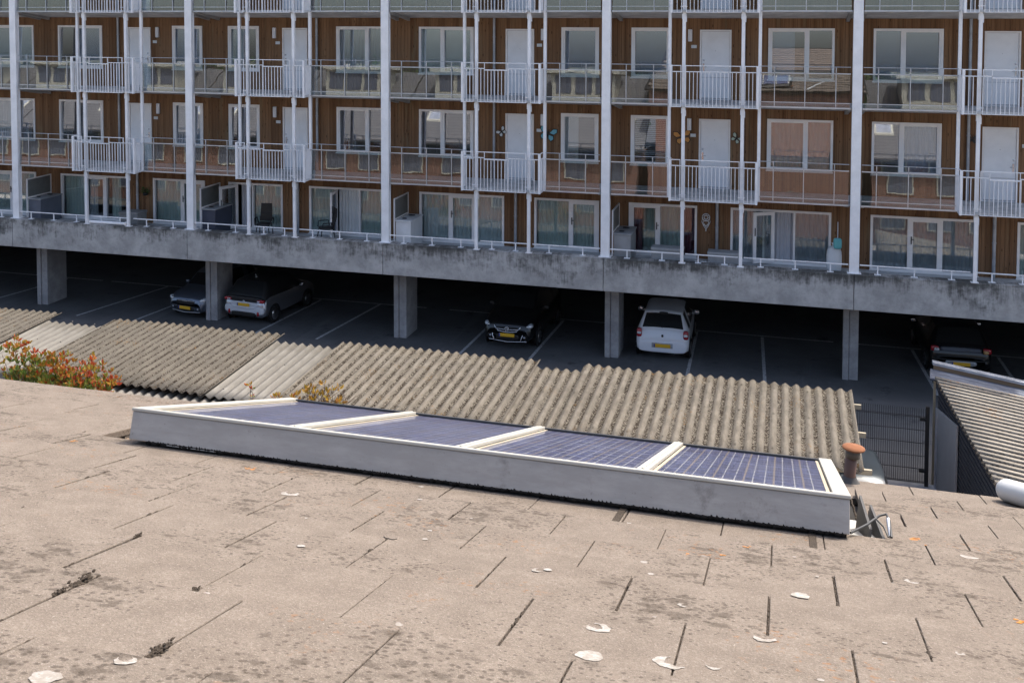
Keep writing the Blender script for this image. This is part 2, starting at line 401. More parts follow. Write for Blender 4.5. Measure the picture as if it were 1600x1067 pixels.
M['bark'] = painted('bark', (.10,.07,.05), .95, .3)
M['twig'] = painted('twig', (.09,.045,.03), .9, .2)

# ------------------------------------------------------------------ camera, light, sky
CX, CY, CZ = 26.8406, -33.2742, 11.0603
a, b, c = -.0490838, .0000761, .3003798
R = Matrix.Rotation(c, 3, 'Z') @ Matrix.Rotation(a, 3, 'X') @ Matrix.Rotation(b, 3, 'Y')
right, fwd, up = R.col[0], R.col[1], R.col[2]
cam = bpy.data.cameras.new('camera'); co = bpy.data.objects.new('camera', cam); COL.objects.link(co)
mw = Matrix((right, up, -fwd)).transposed().to_4x4(); mw.translation = (CX, CY, CZ); co.matrix_world = mw
cam.sensor_width = 36; cam.lens = 36*1705.258/1600
cam.shift_x = (800-700.0066)/1600; cam.shift_y = -(533.5-103.87)/1600
cam.clip_start = .05; cam.clip_end = 2000
sc.camera = co
S = Vector((.40, .56, 1.16)).normalized()
sun = bpy.data.lights.new('sun', 'SUN'); so = bpy.data.objects.new('sun', sun); COL.objects.link(so)
sun.energy = 2.1; sun.angle = math.radians(.53); sun.color = (1, .95, .87)
so.rotation_euler = S.to_track_quat('Z', 'Y').to_euler(); so.location = (30, 10, 40)
w = bpy.data.worlds.new('World'); sc.world = w; w.use_nodes = True
wn = w.node_tree; bg = wn.nodes['Background']; sky = wn.nodes.new('ShaderNodeTexSky')
sky.sky_type = 'NISHITA'; sky.sun_disc = False; sky.sun_elevation = math.asin(S.z); sky.sun_rotation = math.atan2(S.x, S.y)
sky.air_density = 1.0; sky.dust_density = 5.0; sky.ozone_density = 0.4
wn.links.new(sky.outputs[0], bg.inputs[0]); bg.inputs[1].default_value = .15
sc.view_settings.view_transform = 'Standard'; sc.view_settings.look = 'None'
sc.view_settings.exposure = 1.2; sc.view_settings.gamma = 1

# ------------------------------------------------------------------ ground
g = MB(); g.add([(-400,-400,0),(400,-400,0),(400,400,0),(-400,400,0)], [(0,1,2,3)])
struct(ob('ground', g, M['asphalt']))
g = MB(); g.add([(-60,-27,.004),(80,-27,.004),(80,-13.6,.004),(-60,-13.6,.004)], [(0,1,2,3)])
struct(ob('bounce_paving', g, M['bounce_slabs']))  # unseen pale surface, added to bounce sunlight onto the shaded facade
g = MB()
def strip(x0, y0, x1, y1, wd=.10, z=.004):
    d = Vector((x1-x0, y1-y0, 0)).normalized(); n = Vector((-d.y, d.x, 0))*wd/2
    g.add([(x0-n.x,y0-n.y,z),(x0+n.x,y0+n.y,z),(x1+n.x,y1+n.y,z),(x1-n.x,y1-n.y,z)], [(3,2,1,0)])
for q in ((-2.45,.35,-1.6,5),(2.2,.35,3.1,5.06),(4.56,.35,5.1,5.0),(9.45,.3,9.85,5),(11.76,.3,12.26,5.15),(16.86,.2,16.98,5),
          (19.15,.35,19.33,5),(24.10,.1,24.03,5),(26.39,.1,26.21,5),(31.2,.6,30.94,5),(33.6,.3,33.5,5)): strip(*q)
for x0, x1 in ((-6,0),(.4,6.9),(7.9,14.1),(15,21.4),(22.2,28.5),(29.3,36)): strip(x0, 5.15, x1, 5.15)
struct(ob('parking_lines', g, M['line']))

# ------------------------------------------------------------------ apartment building
H0, H1 = -1, 5            # half modules of 7.2 m
XL, XR = 7.2*H0, 7.2*H1
WY = 1.8                  # front of the timber cladding
F = [5.48, 8.28, 11.08]   # underside of the front edge of each balcony slab
ROOF = 15.4
apt = thing('apartment_building', 'long flat block with brown timber cladding and glass balconies over an open car park', 'apartment building', (14.4, 0, 0))
apt_inv = Matrix.Translation((-14.4, 0, 0))
def A(name, mb, mat, parent=None, bevel=0, label=None):
    """part of the building: mesh data is written in world metres, shifted to the root"""
    o = ob(name, mb, mat, parent or apt, bevel, label)
    if parent is None: o.matrix_parent_inverse = apt_inv.copy()
    return o

def hx(h, u):  # local coordinate u of half module h
    return 7.2*h + u if h % 2 == 0 else 7.2*(h+1) - u
def span(h, u0, u1):
    a_, b_ = hx(h, u0), hx(h, u1); return min(a_, b_), max(a_, b_)

openings = []
levels = [(5.25, 7.67-.0), (8.30-.25, 10.88), (10.88-.03, 13.7)]
ZW = [(F[k]+.70, F[k]+2.30) for k in range(3)]       # windows
ZD = [(F[k]+.02, F[k]+2.24) for k in range(3)]       # doors
for h in range(H0, H1):
    for k in range(3):
        openings.append((*span(h,.55,2.48), *ZW[k])); openings.append((*span(h,5.45,6.68), *ZW[k])); openings.append((*span(h,3.58,4.54), *ZD[k]))
    openings.append((*span(h,.56,3.54), 3.28, 4.96)); openings.append((*span(h,4.57,6.72), 3.28, 4.96))

# cladding: every board is a strip cut at the openings
bd = MB(); bk = MB(); BW = .125
def free(x0, x1, z0, z1):
    segs = [(z0, z1)]
    for ox0, ox1, oz0, oz1 in openings:
        if x1 <= ox0+.001 or x0 >= ox1-.001: continue
        nn = []
        for s0, s1 in segs:
            if oz1 <= s0 or oz0 >= s1: nn.append((s0, s1)); continue
            if oz0 > s0: nn.append((s0, oz0))
            if oz1 < s1: nn.append((oz1, s1))
        segs = nn
    return segs
nb = int(round((XR-XL)/BW))
storeys = [(3.28, F[0]-.20), (F[0]+.02, F[1]-.20), (F[1]+.02, F[2]-.20), (F[2]+.02, 13.7)]
cuts = sorted({round(q, 4) for o in openings for q in o[:2]})
for i in range(nb):
    x0, x1 = XL+i*BW, XL+(i+1)*BW-.008
    pts = [x0] + [q for q in cuts if x0+.004 < q < x1-.004] + [x1]
    dy = rnd.uniform(-.004, .004)
    for a_, b_ in zip(pts[:-1], pts[1:]):
        for z0, z1 in storeys:
            for s0, s1 in free(a_, b_, z0, z1): bd.box(a_, b_, WY+dy, WY+.024, s0, s1)
xs = sorted(set([XL, XR] + cuts))
for a_, b_ in zip(xs[:-1], xs[1:]):
    for z0, z1 in ((3.2, 13.8),):
        for s0, s1 in free(a_, b_, z0, z1): bk.box(a_, b_, WY+.026, WY+.20, s0, s1)
wall = A('wall', bk, M['backing']); A('cladding', bd, M['wood'], wall)
# rooms behind
rm = MB()
rm.box(XL, XR, 6.5, 6.6, 3.2, 13.8)
for z in (3.2, F[0]-.1, F[1]-.1, F[2]-.1, 13.8): rm.box(XL, XR, WY+.21, 6.5, z-.1, z)
for h in range(H0, H1+1):
    rm.box(7.2*h-.1, 7.2*h+.1, WY+.21, 6.5, 3.2, 13.7)
    if h < H1: x = hx(h, 5.0); rm.box(x-.05, x+.05, WY+.21, 6.5, 3.2, 13.7)
A('rooms', rm, M['interior'])
# roof and upper mass
r_ = MB(); r_.box(XL, XR, -.42, 13, 13.85, ROOF); A('roof', r_, M['slab'])
r_ = MB(); r_.box(XL, XR, 6.7, 13, 2.75, 13.8); A('rear_block', r_, M['backing'])
# garage
r_ = MB(); r_.box(XL-8, XR+8, -.24, 14, 2.60, 2.75); A('garage_ceiling', r_, M['slab'])
r_ = MB(); r_.box(XL-8, XR+8, 13.7, 14, 0, 2.58); r_.box(XL-8, XL-7.8, 1, 13.7, 0, 2.58); r_.box(XR+7.8, XR+8, 1, 13.7, 0, 2.58); A('garage_wall', r_, M['slab'])
for h in range(H0-1, H1+1):
    m = MB(); m.box(7.2*h+.008, 7.2*(h+1)-.008, -.3, .12, 2.545, 3.53); m.box(7.2*h+.004, 7.2*(h+1)-.004, -.31, .14, 3.53, 3.555)
    A('concrete_beam', m, M['concrete'], bevel=.012)
    x = 7.2*h + .05
    m = MB(); m.box(x-.06, x+.20, 1.30, 2.45, 0, 2.6); m.box(x-.24, x-.07, 1.26, 1.5, 0, 2.6); m.tube([(x-.10,1.29,.0),(x-.10,1.29,2.6)], .03, 8)
    A('garage_pillar', m, M['concrete2'], bevel=.01)
m = MB(); m.box(XL, XR, .13, WY+.2, 3.0, 3.28); A('terrace_floor', m, M['slab'])

# steel frame
for h in range(H0, H1+1):
    m = MB(); x = 7.2*h+.01
    m.box(x-.13, x+.13, -.10, -.085, 3.556, 13.85); m.box(x-.13, x+.13, .085, .10, 3.556, 13.85); m.box(x-.118, x+.118, -.085, .085, 3.556, 13.85)
    m.box(x-.19, x+.19, -.16, .16, 3.556, 3.575)
    for z in (F[0]+.05, F[1]+.05, F[2]+.05):
        for dx in (-.07, .07): m.blob(x+dx, -.103, z, .022, .012, .022, 1., 8, 5)
    A('column', m, M['white'])
for k in range(3):
    s_ = MB()
    z = F[k]
    s_.hexa([(XL,.05,z+.0),(XR,.05,z+.0),(XR,WY-.01,z-.2),(XL,WY-.01,z-.2),(XL,.05,z+.045),(XR,.05,z+.045),(XR,WY-.01,z+.045),(XL,WY-.01,z+.045)])
    sl = A('balcony_slab', s_, M['slab'])
    for h in range(H0, H1+1):
        x = 7.2*h+.01
        for sx in (-1, 1):
            bs = MB(); bs.hexa([(x+sx*.20-.05,.12,z-.05),(x+sx*.20+.05,.12,z-.05),(x+sx*.20+.05,1.7,z-.30),(x+sx*.20-.05,1.7,z-.30),
               (x+sx*.20-.05,.12,z-.004),(x+sx*.20+.05,.12,z-.004),(x+sx*.20+.05,1.7,z-.19),(x+sx*.20-.05,1.7,z-.19)])
            A('bracket', bs, M['soffit'], sl)

TILT = .030   # the panes lean back a little
def window(h, u0, u1, z0, z1, split=None, open_part=None, kind='window', fw=.07, mullion=.045):
    x0, x1 = span(h, u0, u1); y0, y1 = WY-.035, WY+.09
    m = MB(); W_ = x1-x0
    m.box(x0, x0+fw, y0, y1, z0, z1); m.box(x1-fw, x1, y0, y1, z0, z1)
    m.box(x0+fw, x1-fw, y0, y1, z1-fw, z1); m.box(x0+fw, x1-fw, y0, y1, z0, z0+fw)
    m.box(x0-.02, x1+.02, y0-.04, y0-.002, z0-.02, z0+.02)
    edges = [x0+fw]; 
    for s_ in (split or []):
        xm = x0 + W_*s_; m.box(xm-mullion, xm+mullion, y0+.004, y1-.004, z0+fw, z1-fw); edges += [xm-mullion, xm+mullion]
    edges.append(x1-fw)
    panes = [(edges[i], edges[i+1]) for i in range(0, len(edges), 2)]
    return m, panes, (x0, x1, z0, z1)
def add_sash(m, p, z0, z1, y0, w_=.05):
    a_, b_ = p
    m.box(a_, a_+w_, y0, y0+.05, z0, z1); m.box(b_-w_, b_, y0, y0+.05, z0, z1)
    m.box(a_+w_, b_-w_, y0, y0+.05, z1-w_, z1); m.box(a_+w_, b_-w_, y0, y0+.05, z0, z0+w_)
def pane(parent, p, z0, z1, y=WY+.03, mat='pane'):
    m = MB(); d_ = (z1-z0)*TILT
    m.hexa([(p[0],y,z0),(p[1],y,z0),(p[1],y+.008,z0),(p[0],y+.008,z0),(p[0],y+d_,z1),(p[1],y+d_,z1),(p[1],y+.008+d_,z1),(p[0],y+.008+d_,z1)]); return A('pane', m, M[mat], parent)
def curtain(parent, x0, x1, z0, z1, mat, pleat=.06, y=WY+.16):
    m = MB(); n = max(4, int((x1-x0)/.014)); vs = []; fs = []
    for i in range(n+1):
        x = x0+(x1-x0)*i/n
        yy = y + (.028*math.sin(2*PI*x/pleat/2.1 + 1.2*math.sin(x*3.1)) if pleat else 0)
        vs += [(x, yy, z0), (x, yy, z1)]
    for i in range(n): fs.append((2*i, 2*i+2, 2*i+3, 2*i+1))
    m.add(vs, fs, True); return A('curtain', m, M[mat], parent)
def blind(parent, x0, x1, z0, z1, mat, slats=False):
    m = MB()
    if slats:
        z = z0
        while z < z1: m.hexa([(x0,WY+.14,z),(x1,WY+.14,z),(x1,WY+.17,z+.02),(x0,WY+.17,z+.02),(x0,WY+.14,z+.004),(x1,WY+.14,z+.004),(x1,WY+.17,z+.024),(x0,WY+.17,z+.024)]); z += .062
    else: m.box(x0, x1, WY+.085, WY+.09, z0, z1)
    return A('blind', m, M[mat], parent)

WIN = {  # (storey, half, index): what hangs behind the glass, with some blinds standing in for reflected sky
 (1,-1,0):('blind','blind',0,1), (1,0,1):('blind','blind_and_sky',0,1), (1,1,0):('curt','curt_white',0,1), (1,2,0):('blind','blind',0,1), (1,2,1):('blind','blind_and_sky',0,1),
 (1,1,1):('blind','blind',0,.45), (1,3,1):('blind','blind_and_sky',0,1), (1,4,0):('blind','blind_and_sky',0,1), (1,3,0):('blind','blind_and_sky',.0,.4), (1,0,0):('blind','blind_and_sky',.38,1), (0,3,1):('slat','blind',0,1), (0,0,1):('blind','curt_grey',.0,1), (0,4,0):('curt','curt_blue',.38,1),  # upper blue blinds added in place of sky mirrored in the panes
 (0,3,0):('curt','curt_green',0,1), (0,2,1):('blind','curt_white',.0,.45), (0,-1,0):('curt','curt_white',0,.4),
 (2,0,0):('curt','curt_white',0,1), (2,2,0):('blind','blind',0,1), (2,3,0):('curt','curt_green',0,1),
}
for h in range(H0, H1):
    fl = h % 2
    for k in range(3):
        for idx, (u0, u1) in enumerate(((.55,2.48),(5.45,6.68))):
            sp = None
            if idx == 0: sp = [.42] if not fl else [.60]
            m, ps, (x0, x1, z0, z1) = window(h, u0, u1, *ZW[k], split=sp)
            big = max(range(len(ps)), key=lambda i: ps[i][1]-ps[i][0])
            add_sash(m, ps[big], z0+.06, z1-.06, WY-.02)
            fr = A('window', m, M['frame'])
            for p in ps: pane(fr, p, z0+.06, z1-.06)
            q = WIN.get((k, h, idx))
            if q:
                a_, b_ = x0+.06+(x1-x0-.12)*q[2], x0+.06+(x1-x0-.12)*q[3]
                if q[0] == 'curt': curtain(fr, a_, b_, z0-.1, z1, q[1])
                elif q[0] == 'slat': blind(fr, a_, b_, z0, z1, q[1], True)
                else: blind(fr, a_, b_, z0, z1, q[1])
        # front door
        x0, x1 = span(h, 3.58, 4.54); z0, z1 = ZD[k]
        m = MB(); m.box(x0, x0+.05, WY-.03, WY+.10, z0, z1); m.box(x1-.05, x1, WY-.03, WY+.10, z0, z1); m.box(x0+.05, x1-.05, WY-.03, WY+.10, z1-.05, z1)
        df = A('front_door', m, M['frame'])
        m = MB(); m.box(x0+.056, x1-.056, WY+.005, WY+.05, z0, z1-.056); lf = A('door_leaf', m, M['door'], df, bevel=.004)
        m = MB(); m.box(x0+.056, x1-.056, WY-.012, WY+.003, z0+.06, z0+.085); A('draught_strip', m, M['gold_rail'], df)
        m = MB(); m.box(x0+.06, x1-.06, WY-.004, WY+.003, z0+.72, z0+.735); A('door_trim', m, M['gold_rail'], df)
        m = MB(); m.box((x0+x1)/2-.012, (x0+x1)/2+.012, WY-.002, WY+.004, z0+1.55, z0+1.57); A('spyhole', m, M['gold_rail'], df)
        hs = x1-.12 if not fl else x0+.12
        m = MB(); m.box(hs-.022, hs+.022, WY-.008, WY+.003, z0+.93, z0+1.16); m.tube([(hs,WY-.01,z0+1.06),(hs,WY-.05,z0+1.06),(hs+(-.1 if not fl else .1),WY-.05,z0+1.06)], .011, 8); m.blob(hs, WY-.012, z0+1.27, .03, .015, .03, 1, 8, 6)
        A('door_handle', m, M['chrome'], df)
        # lamp, number plate, rain pipe
        lx = hx(h, 4.84); m = MB(); m.box(lx-.065, lx+.065, WY-.085, WY-.006, F[k]+1.87, F[k]+2.25); A('wall_lamp', m, M['lamp'], bevel=.02)
        lx = hx(h, 4.72); m = MB(); m.box(lx-.085, lx+.085, WY-.018, WY-.006, F[k]+1.66, F[k]+1.76); npl = A('number_plate', m, M['offwhite'])
        px = hx(h, 3.20); m = MB(); m.tube([(px, WY-.07, F[k]+.05), (px, WY-.07, F[k]+2.6)], .045, 12)
        for zz in (.9, 1.95): m.tube([(px, WY-.07, F[k]+zz), (px, WY-.07, F[k]+zz+.04)], .054, 12)
        A('rain_pipe', m, M['zinc'])
    px = hx(h, 3.95); m = MB(); m.tube([(px, WY-.09, 3.28), (px, WY-.09, 4.85), (px, WY-.09, 5.25)], .05, 12); m.tube([(px, WY-.09, 4.3), (px, WY-.09, 4.34)], .06, 12); A('rain_pipe', m, M['zinc'])

def leaf(parent, hinge, ang, wd, z0, z1, nm='open_door'):
    """patio door leaf swung out of its frame about hinge=(x,y)"""
    d = Vector((math.cos(ang), math.sin(ang), 0)); n = Vector((-d.y, d.x, 0)); m = MB()
    def slab(s0, s1, a0, a1, t_=.03):
        p = [Vector((*hinge, 0)) + d*s + n*q for s, q in ((s0,-t_),(s1,-t_),(s1,t_),(s0,t_))]
        m.hexa([(q.x, q.y, a0) for q in p] + [(q.x, q.y, a1) for q in p])
    slab(0, .10, z0, z1); slab(wd-.10, wd, z0, z1); slab(.10, wd-.10, z1-.10, z1); slab(.10, wd-.10, z0, z0+.12)
    o = A(nm, m, M['frame'], parent)
    m = MB(); slab(.10, wd-.10, z0+.12, z1-.10, .006); A('pane', m, M['patioglass'], o)
    m = MB(); slab(wd-.065, wd-.035, z0+.85, z0+1.1, .045); A('door_handle', m, M['darksteel'], o)

GC = {-1:('curt_green','curt_green'), 0:('curt_green','curt_green'), 1:('curt_white','curt_green'), 2:('curt_white','curt_green'), 3:('curt_grey','curt_red'), 4:('curt_grey','curt_green')}
for h in range(H0, H1):
    for idx, (u0, u1, sp) in enumerate(((.56,3.54,[.36,.665]),(4.57,6.72,[.55]))):
        s2 = sp if h % 2 == 0 else [1-q for q in sp][::-1]
        m, ps, (x0, x1, z0, z1) = window(h, u0, u1, 3.285, 4.96, split=s2, kind='patio', mullion=.03)
        di = 1 if idx == 0 else (1 if h % 2 == 0 else 0)      # pane that is a door
        is_open = (h, idx) in ((1,0), (1,1), (3,0))
        if not is_open: add_sash(m, ps[di], z0+.06, z1-.06, WY-.03, .09)
        fr = A('patio_window', m, M['frame'])
        for i, p in enumerate(ps):
            if is_open and i == di: continue
            pane(fr, p, z0+.06, z1-.06, mat='patioglass')
        if not is_open:
            hs = ps[di][1]-.045 if h % 2 else ps[di][0]+.045
            mm = MB(); mm.box(hs-.015, hs+.015, WY-.05, WY-.031, z0+.85, z0+1.08); mm.box(hs-.012, hs+.07, WY-.075, WY-.05, z0+.98, z0+1.0); A('door_handle', mm, M['darksteel'], fr)
        else:
            wd = ps[di][1]-ps[di][0]
            if (h, idx) == (1,0): leaf(fr, (ps[di][0]+.03, WY-.02), math.radians(-82), wd-.04, z0+.04, z1-.06)
            if (h, idx) == (1,1): leaf(fr, (ps[di][0]+.30, WY-.02), math.radians(-112), wd-.04, z0+.04, z1-.06)
            if (h, idx) == (3,0): leaf(fr, (ps[di][0]+.28, WY-.02), math.radians(-150), wd-.14, z0+.04, z1-.06)
        cm = GC[h][idx]
        if (h, idx) == (3,1): curtain(fr, ps[0][0], ps[0][0]+.35, z0, z1, 'curt_red'); curtain(fr, x1-.5, x1-.05, z0, z1, 'curt_red'); curtain(fr, ps[0][0]+.36, x1-.55, z0, z1, 'curt_green', y=WY+.4)
        elif (h, idx) == (1,1): curtain(fr, ps[1][0], ps[1][1], z0, z1, 'curt_green'); curtain(fr, ps[0][0]+.35, ps[0][0]+.75, z0, z1, 'curt_grey')
        elif (h, idx) == (1,0): curtain(fr, ps[0][0], ps[0][1], z0, z1, 'curt_green'); curtain(fr, ps[1][0]+.05, ps[1][1], z0, z1, 'curt_white'); curtain(fr, ps[2][0], ps[2][1], z0, z1, 'curt_green')
        elif (h, idx) == (0,0): curtain(fr, ps[0][0], ps[0][1], z0, z1, 'curt_green'); curtain(fr, ps[1][0], ps[1][0]+.4, z0, z1, 'curt_grey'); curtain(fr, ps[2][0]+.15, ps[2][0]+.5, z0, z1, 'curt_green')
        else:
            for p in ps: curtain(fr, p[0], p[1], z0, z1, cm)

# glass balustrades, entrance balconies, posts
for k in range(3):
    z = F[k]
    for h in range(H0, H1):
        for u0, u1, posts in ((.17, 2.66, (.16,.5,.84)), (5.32, 7.03, (.26,.74))):
            x0, x1 = span(h, u0, u1); W_ = x1-x0
            m = MB()
            m.box(x0, x1, -.035, .05, z, z+.045)             # edge trim
            m.box(x0, x1, -.03, -.012, z+.155, z+.175)       # lower rail
            m.box(x0, x1, -.045, -.005, z+1.005, z+1.035)    # main rail
            m.tube([(x0, -.02, z+1.21), (x1, -.02, z+1.21)], .011, 6)
            for q in posts:
                x = x0 + W_*(q if h % 2 == 0 else 1-q); m.box(x-.011, x+.011, -.045, -.015, z+.045, z+1.205)
            fr = A('glass_balustrade', m, M['gold_rail'])
            m = MB(); m.hexa([(x0+.01,-.008,z+.05),(x1-.01,-.008,z+.05),(x1-.01,.0,z+.05),(x0+.01,.0,z+.05),(x0+.01,-.008+.95*TILT,z+1.0),(x1-.01,-.008+.95*TILT,z+1.0),(x1-.01,.95*TILT,z+1.0),(x0+.01,.95*TILT,z+1.0)]); A('glass_panel', m, M['balglass'], fr)
        # entrance balcony: floor and bars, side returns, corner panels, five posts
        x0, x1 = span(h, 2.70, 5.24)
        m = MB(); m.box(x0, x1, -.37, .045, z-.012, z+.06)
        eb = A('entrance_balcony', m, M['slab'])
        m = MB()
        pf = [hx(h, 3.15), hx(h, 4.85)]; pf.sort()
        gaps = [(x0+.06, pf[0]-.07), (pf[0]+.07, pf[1]-.07), (pf[1]+.07, x1-.06)]
        sh = (pf[0]+.30, pf[0]+1.05) if h % 2 == 0 else (pf[1]-1.05, pf[1]-.30)
        full = (h == 3)
        def bar(x, z1): m.box(x-.008, x+.008, -.41, -.37, z-.02, z1)
        for a_, b_ in gaps:
            n = max(2, int(round((b_-a_)/.112)))
            for i in range(n+1):
                x = a_+(b_-a_)*i/n
                post = i in (0, n)
                if not full and sh[0] < x < sh[1]: bar(x, z+.985)
                elif post: bar(x, z+1.225)
                else: bar(x, z+1.03)
            m.box(a_-.008, b_+.008, -.40, -.38, z-.022, z-.002)
            m.box(a_-.004, b_+.004, -.404, -.376, z+1.20, z+1.222)
            if full or b_-a_ < 1: m.box(a_, b_, -.41, -.37, z+1.02, z+1.045)
            else:
                for c0, c1 in ((a_, sh[0]), (sh[1], b_)): m.box(c0, c1, -.41, -.37, z+1.02, z+1.045)
                m.box(sh[0]-.01, sh[1]+.01, -.435, -.34, z+.972, z+1.003)
                for x in sh: bar(x, z+1.21)
        for x in (x0+.015, x1-.015):
            for q in range(1, 4): m.box(x-.02, x+.02, -.37+.095*q-.006, -.37+.095*q+.006, z-.02, z+1.03)
            m.box(x-.015, x+.015, -.37, 0, z+1.02, z+1.045); m.box(x-.012, x+.012, -.37, 0, z+1.2, z+1.22)
        for x in pf:
            for zz in (.16, 1.03): m.tube([(x-.10, -.39, z+zz), (x+.10, -.39, z+zz)], .012, 6)
        A('railing', m, M['white'], eb)
        for x in (x0, x1):
            m = MB(); m.box(x-.006 if x == x0 else x-.05, x+.05 if x == x0 else x+.006, -.43, -.34, z-.03, z+1.22); A('corner_panel', m, M['white'], eb)
for h in range(H0, H1):
    for u, y in ((2.68, .03), (5.29, .03)):
        x = hx(h, u); m = MB(); m.box(x-.045, x+.045, y-.045, y+.045, F[0], 13.85); A('post', m, M['white'])
    for u in (3.15, 4.85):
        x = hx(h, u); m = MB()
        m.box(x-.048, x+.048, -.29, -.20, 3.556, 13.85); m.box(x-.10, x+.10, -.30, -.12, 3.556, 3.572)
        for k in range(3):
            m.box(x-.062, x+.062, -.30, -.19, F[k]-.22, F[k]-.06)
            m.box(x+.05, x+.075, -.27, -.20, F[k]-.30, F[k]-.12)
        A('post', m, M['white'])
# low rail along the terrace edge
for h in range(H0, H1):
    ys = -.06
    ends = sorted([7.2*h+.16, hx(h,3.15)-.08, hx(h,3.15)+.08, hx(h,4.85)-.08, hx(h,4.85)+.08, 7.2*(h+1)-.15])
    for a_, b_ in ((ends[0],ends[1]),(ends[2],ends[3]),(ends[4],ends[5])):
        m = MB(); m.box(a_, b_, ys-.02, ys+.02, 3.79, 3.82)
        n = 3 if b_-a_ > 2.2 else 2
        for i in range(n):
            x = a_+(b_-a_)*(i+.5)/n
            m.box(x-.016, x+.016, ys-.016, ys+.016, 3.57, 3.79); m.box(x-.09, x+.09, ys-.07, ys+.07, 3.556, 3.568)
        A('terrace_rail', m, M['white'])

# ------------------------------------------------------------------ things on the terraces
TZ = 3.28
for h, lab, cmat, clab in ((0, 'frosted screen in a white frame behind the post beside the dark blue grey locker', 'bluegrey', 'blue grey terrace locker with a slightly raised lid at the left end of the block'),
                     (1, 'frosted terrace screen beside the grey door leaf that stands open', 'darkblue', 'dark navy terrace locker next to the open grey patio door'),
                     (2, 'frosted terrace screen above the white locker', 'offwhite', 'white terrace locker beside the wide steel post'),
                     (3, 'frosted terrace screen left of the patio door with wine red curtains', 'grey', 'grey terrace locker in shade left of the wine red curtains')):
    x = 7.2*h+.16
    s_ = thing('terrace_screen', lab, 'privacy screen', (x, .95, TZ), 0, 'screens between the terraces')
    m = MB()
    m.box(0, .04, -.65, -.60, .95, 1.66); m.box(0, .04, .70, .75, 0, 1.66); m.box(0, .04, -.60, .70, 1.62, 1.66); m.box(0, .04, -.60, .70, .95, .99); m.box(0,.04,-.65,-.6,0,.95)
    ob('frame', m, M['frame'], s_)
    m = MB(); m.box(.012, .028, -.60, .70, .99, 1.62); ob('panel', m, M['frost'], s_)
    l_ = thing('storage_locker', clab, 'storage locker', (x+.06, .95, TZ), 0)
    m = MB(); m.box(0, .52, -.60, .62, 0, .90); ob('body', m, M[cmat], l_, .012)
    m = MB(); m.hexa([(-.01,-.63,.905),(.55,-.63,.905),(.55,.65,.905),(-.01,.65,.905),(-.01,-.63,.945),(.55,-.63,.945),(.55,.65,.945),(-.01,.65,.945)]); ob('lid', m, M['offwhite' if h == 2 else 'grey'], l_, .01)
    m = MB(); m.blob(.2, -.3, .96, .09, .05, .02, .8, 8, 5); m.blob(.25, .3, .965, .12, .07, .02, .8, 8, 5); ob('handle', m, M['black'], l_)

def office_chair(x, y, rz, label):
    c_ = thing('garden_chair', label, 'chair', (x, y, TZ), rz, 'black chairs on the terraces')
    m = MB(); m.blob(0, 0, .46, .25, .25, .05, .5); ob('seat', m, M['black'], c_)
    m = MB()
    for i in range(8):
        t_ = i/7; m.box(-.22+.03*t_, .22-.03*t_, .20+.10*t_+.04*math.sin(t_*3), .235+.10*t_+.04*math.sin(t_*3), .52+.075*i, .60+.075*i)
    ob('backrest', m, M['black'], c_)
    for sx in (-1, 1):
        m = MB(); m.tube([(sx*.26,.2,.45),(sx*.29,.15,.66),(sx*.29,-.18,.66),(sx*.27,-.22,.46)], .02, 8); ob('armrest', m, M['black'], c_)
    for sx in (-1, 1):
        for sy in (-1, 1):
            m = MB(); m.tube([(sx*.2,sy*.2,.43),(sx*.25,sy*.26,0)], .018, 8); ob('leg', m, M['darksteel'], c_)
office_chair(9.62, .75, .2, 'black chair in front of the second patio window behind a thin post')
office_chair(11.95, .75, -.9, 'black high backed chair turned sideways beside the open curtained patio door')
def crate(x, y, w_, d_, h_, mat, label, nm='storage_box', cat='storage box'):
    t_ = thing(nm, label, cat, (x, y, TZ))
    m = MB(); m.box(-w_/2, w_/2, -d_/2, d_/2, 0, h_*.86); ob('body', m, M[mat], t_, .015)
    m = MB(); m.box(-w_/2-.02, w_/2+.02, -d_/2-.02, d_/2+.02, h_*.865, h_); ob('lid', m, M[mat], t_, .012)
crate(23.45, .55, .95, .45, .58, 'grey', 'grey lidded box behind the rail left of the wall ornament')
crate(25.15, .55, .95, .45, .55, 'grey', 'grey lidded box on the terrace right of the rain pipe under the wall ornament')
crate(4.35, .8, .75, .6, .62, 'pebble', 'dark grey round edged box left of the rain pipe near the left end')
# teal bag hanging beside the wide post, with a rolled parasol cover below
t_ = thing('hanging_bag', 'teal bag hanging beside the wide post at the right', 'bag', (28.38, .6, TZ))
m = MB(); m.blob(0, 0, .98, .12, .07, .16, .45); ob('pouch', m, M['teal'], t_)
m = MB(); m.tube([(0,0,1.1),(0,0,1.62)], .012, 6); ob('cord', m, M['offwhite'], t_)
t_ = thing('cushion_bag', 'pale grey bag of cushions standing by the wide post at the right', 'bag', (28.3, .9, TZ))
m = MB(); m.blob(0, 0, .42, .22, .2, .42, .6); ob('bag', m, M['offwhite'], t_)
m = MB(); m.lathe((0,0,0), [(.0,.80),(.06,.80),(.05,.88),(.08,.93),(0,.95)], 10); ob('knot', m, M['offwhite'], t_)
# planks and small jug
t_ = thing('watering_can', 'small white watering can on the terrace floor under the wall ornament', 'watering can', (24.55, .25, TZ))
m = MB(); m.lathe((0,0,0), [(0,0),(.10,0),(.11,.2),(.08,.28),(.06,.28)], 14); ob('can', m, M['offwhite'], t_)
m = MB(); m.tube([(-.1,0,.08),(-.2,0,.24),(-.25,0,.27)], .016, 8); ob('spout', m, M['offwhite'], t_)
m = MB(); m.tube([(.09,0,.24),(.17,0,.26),(.18,0,.14),(.11,0,.07)], .012, 8); ob('handle', m, M['offwhite'], t_)
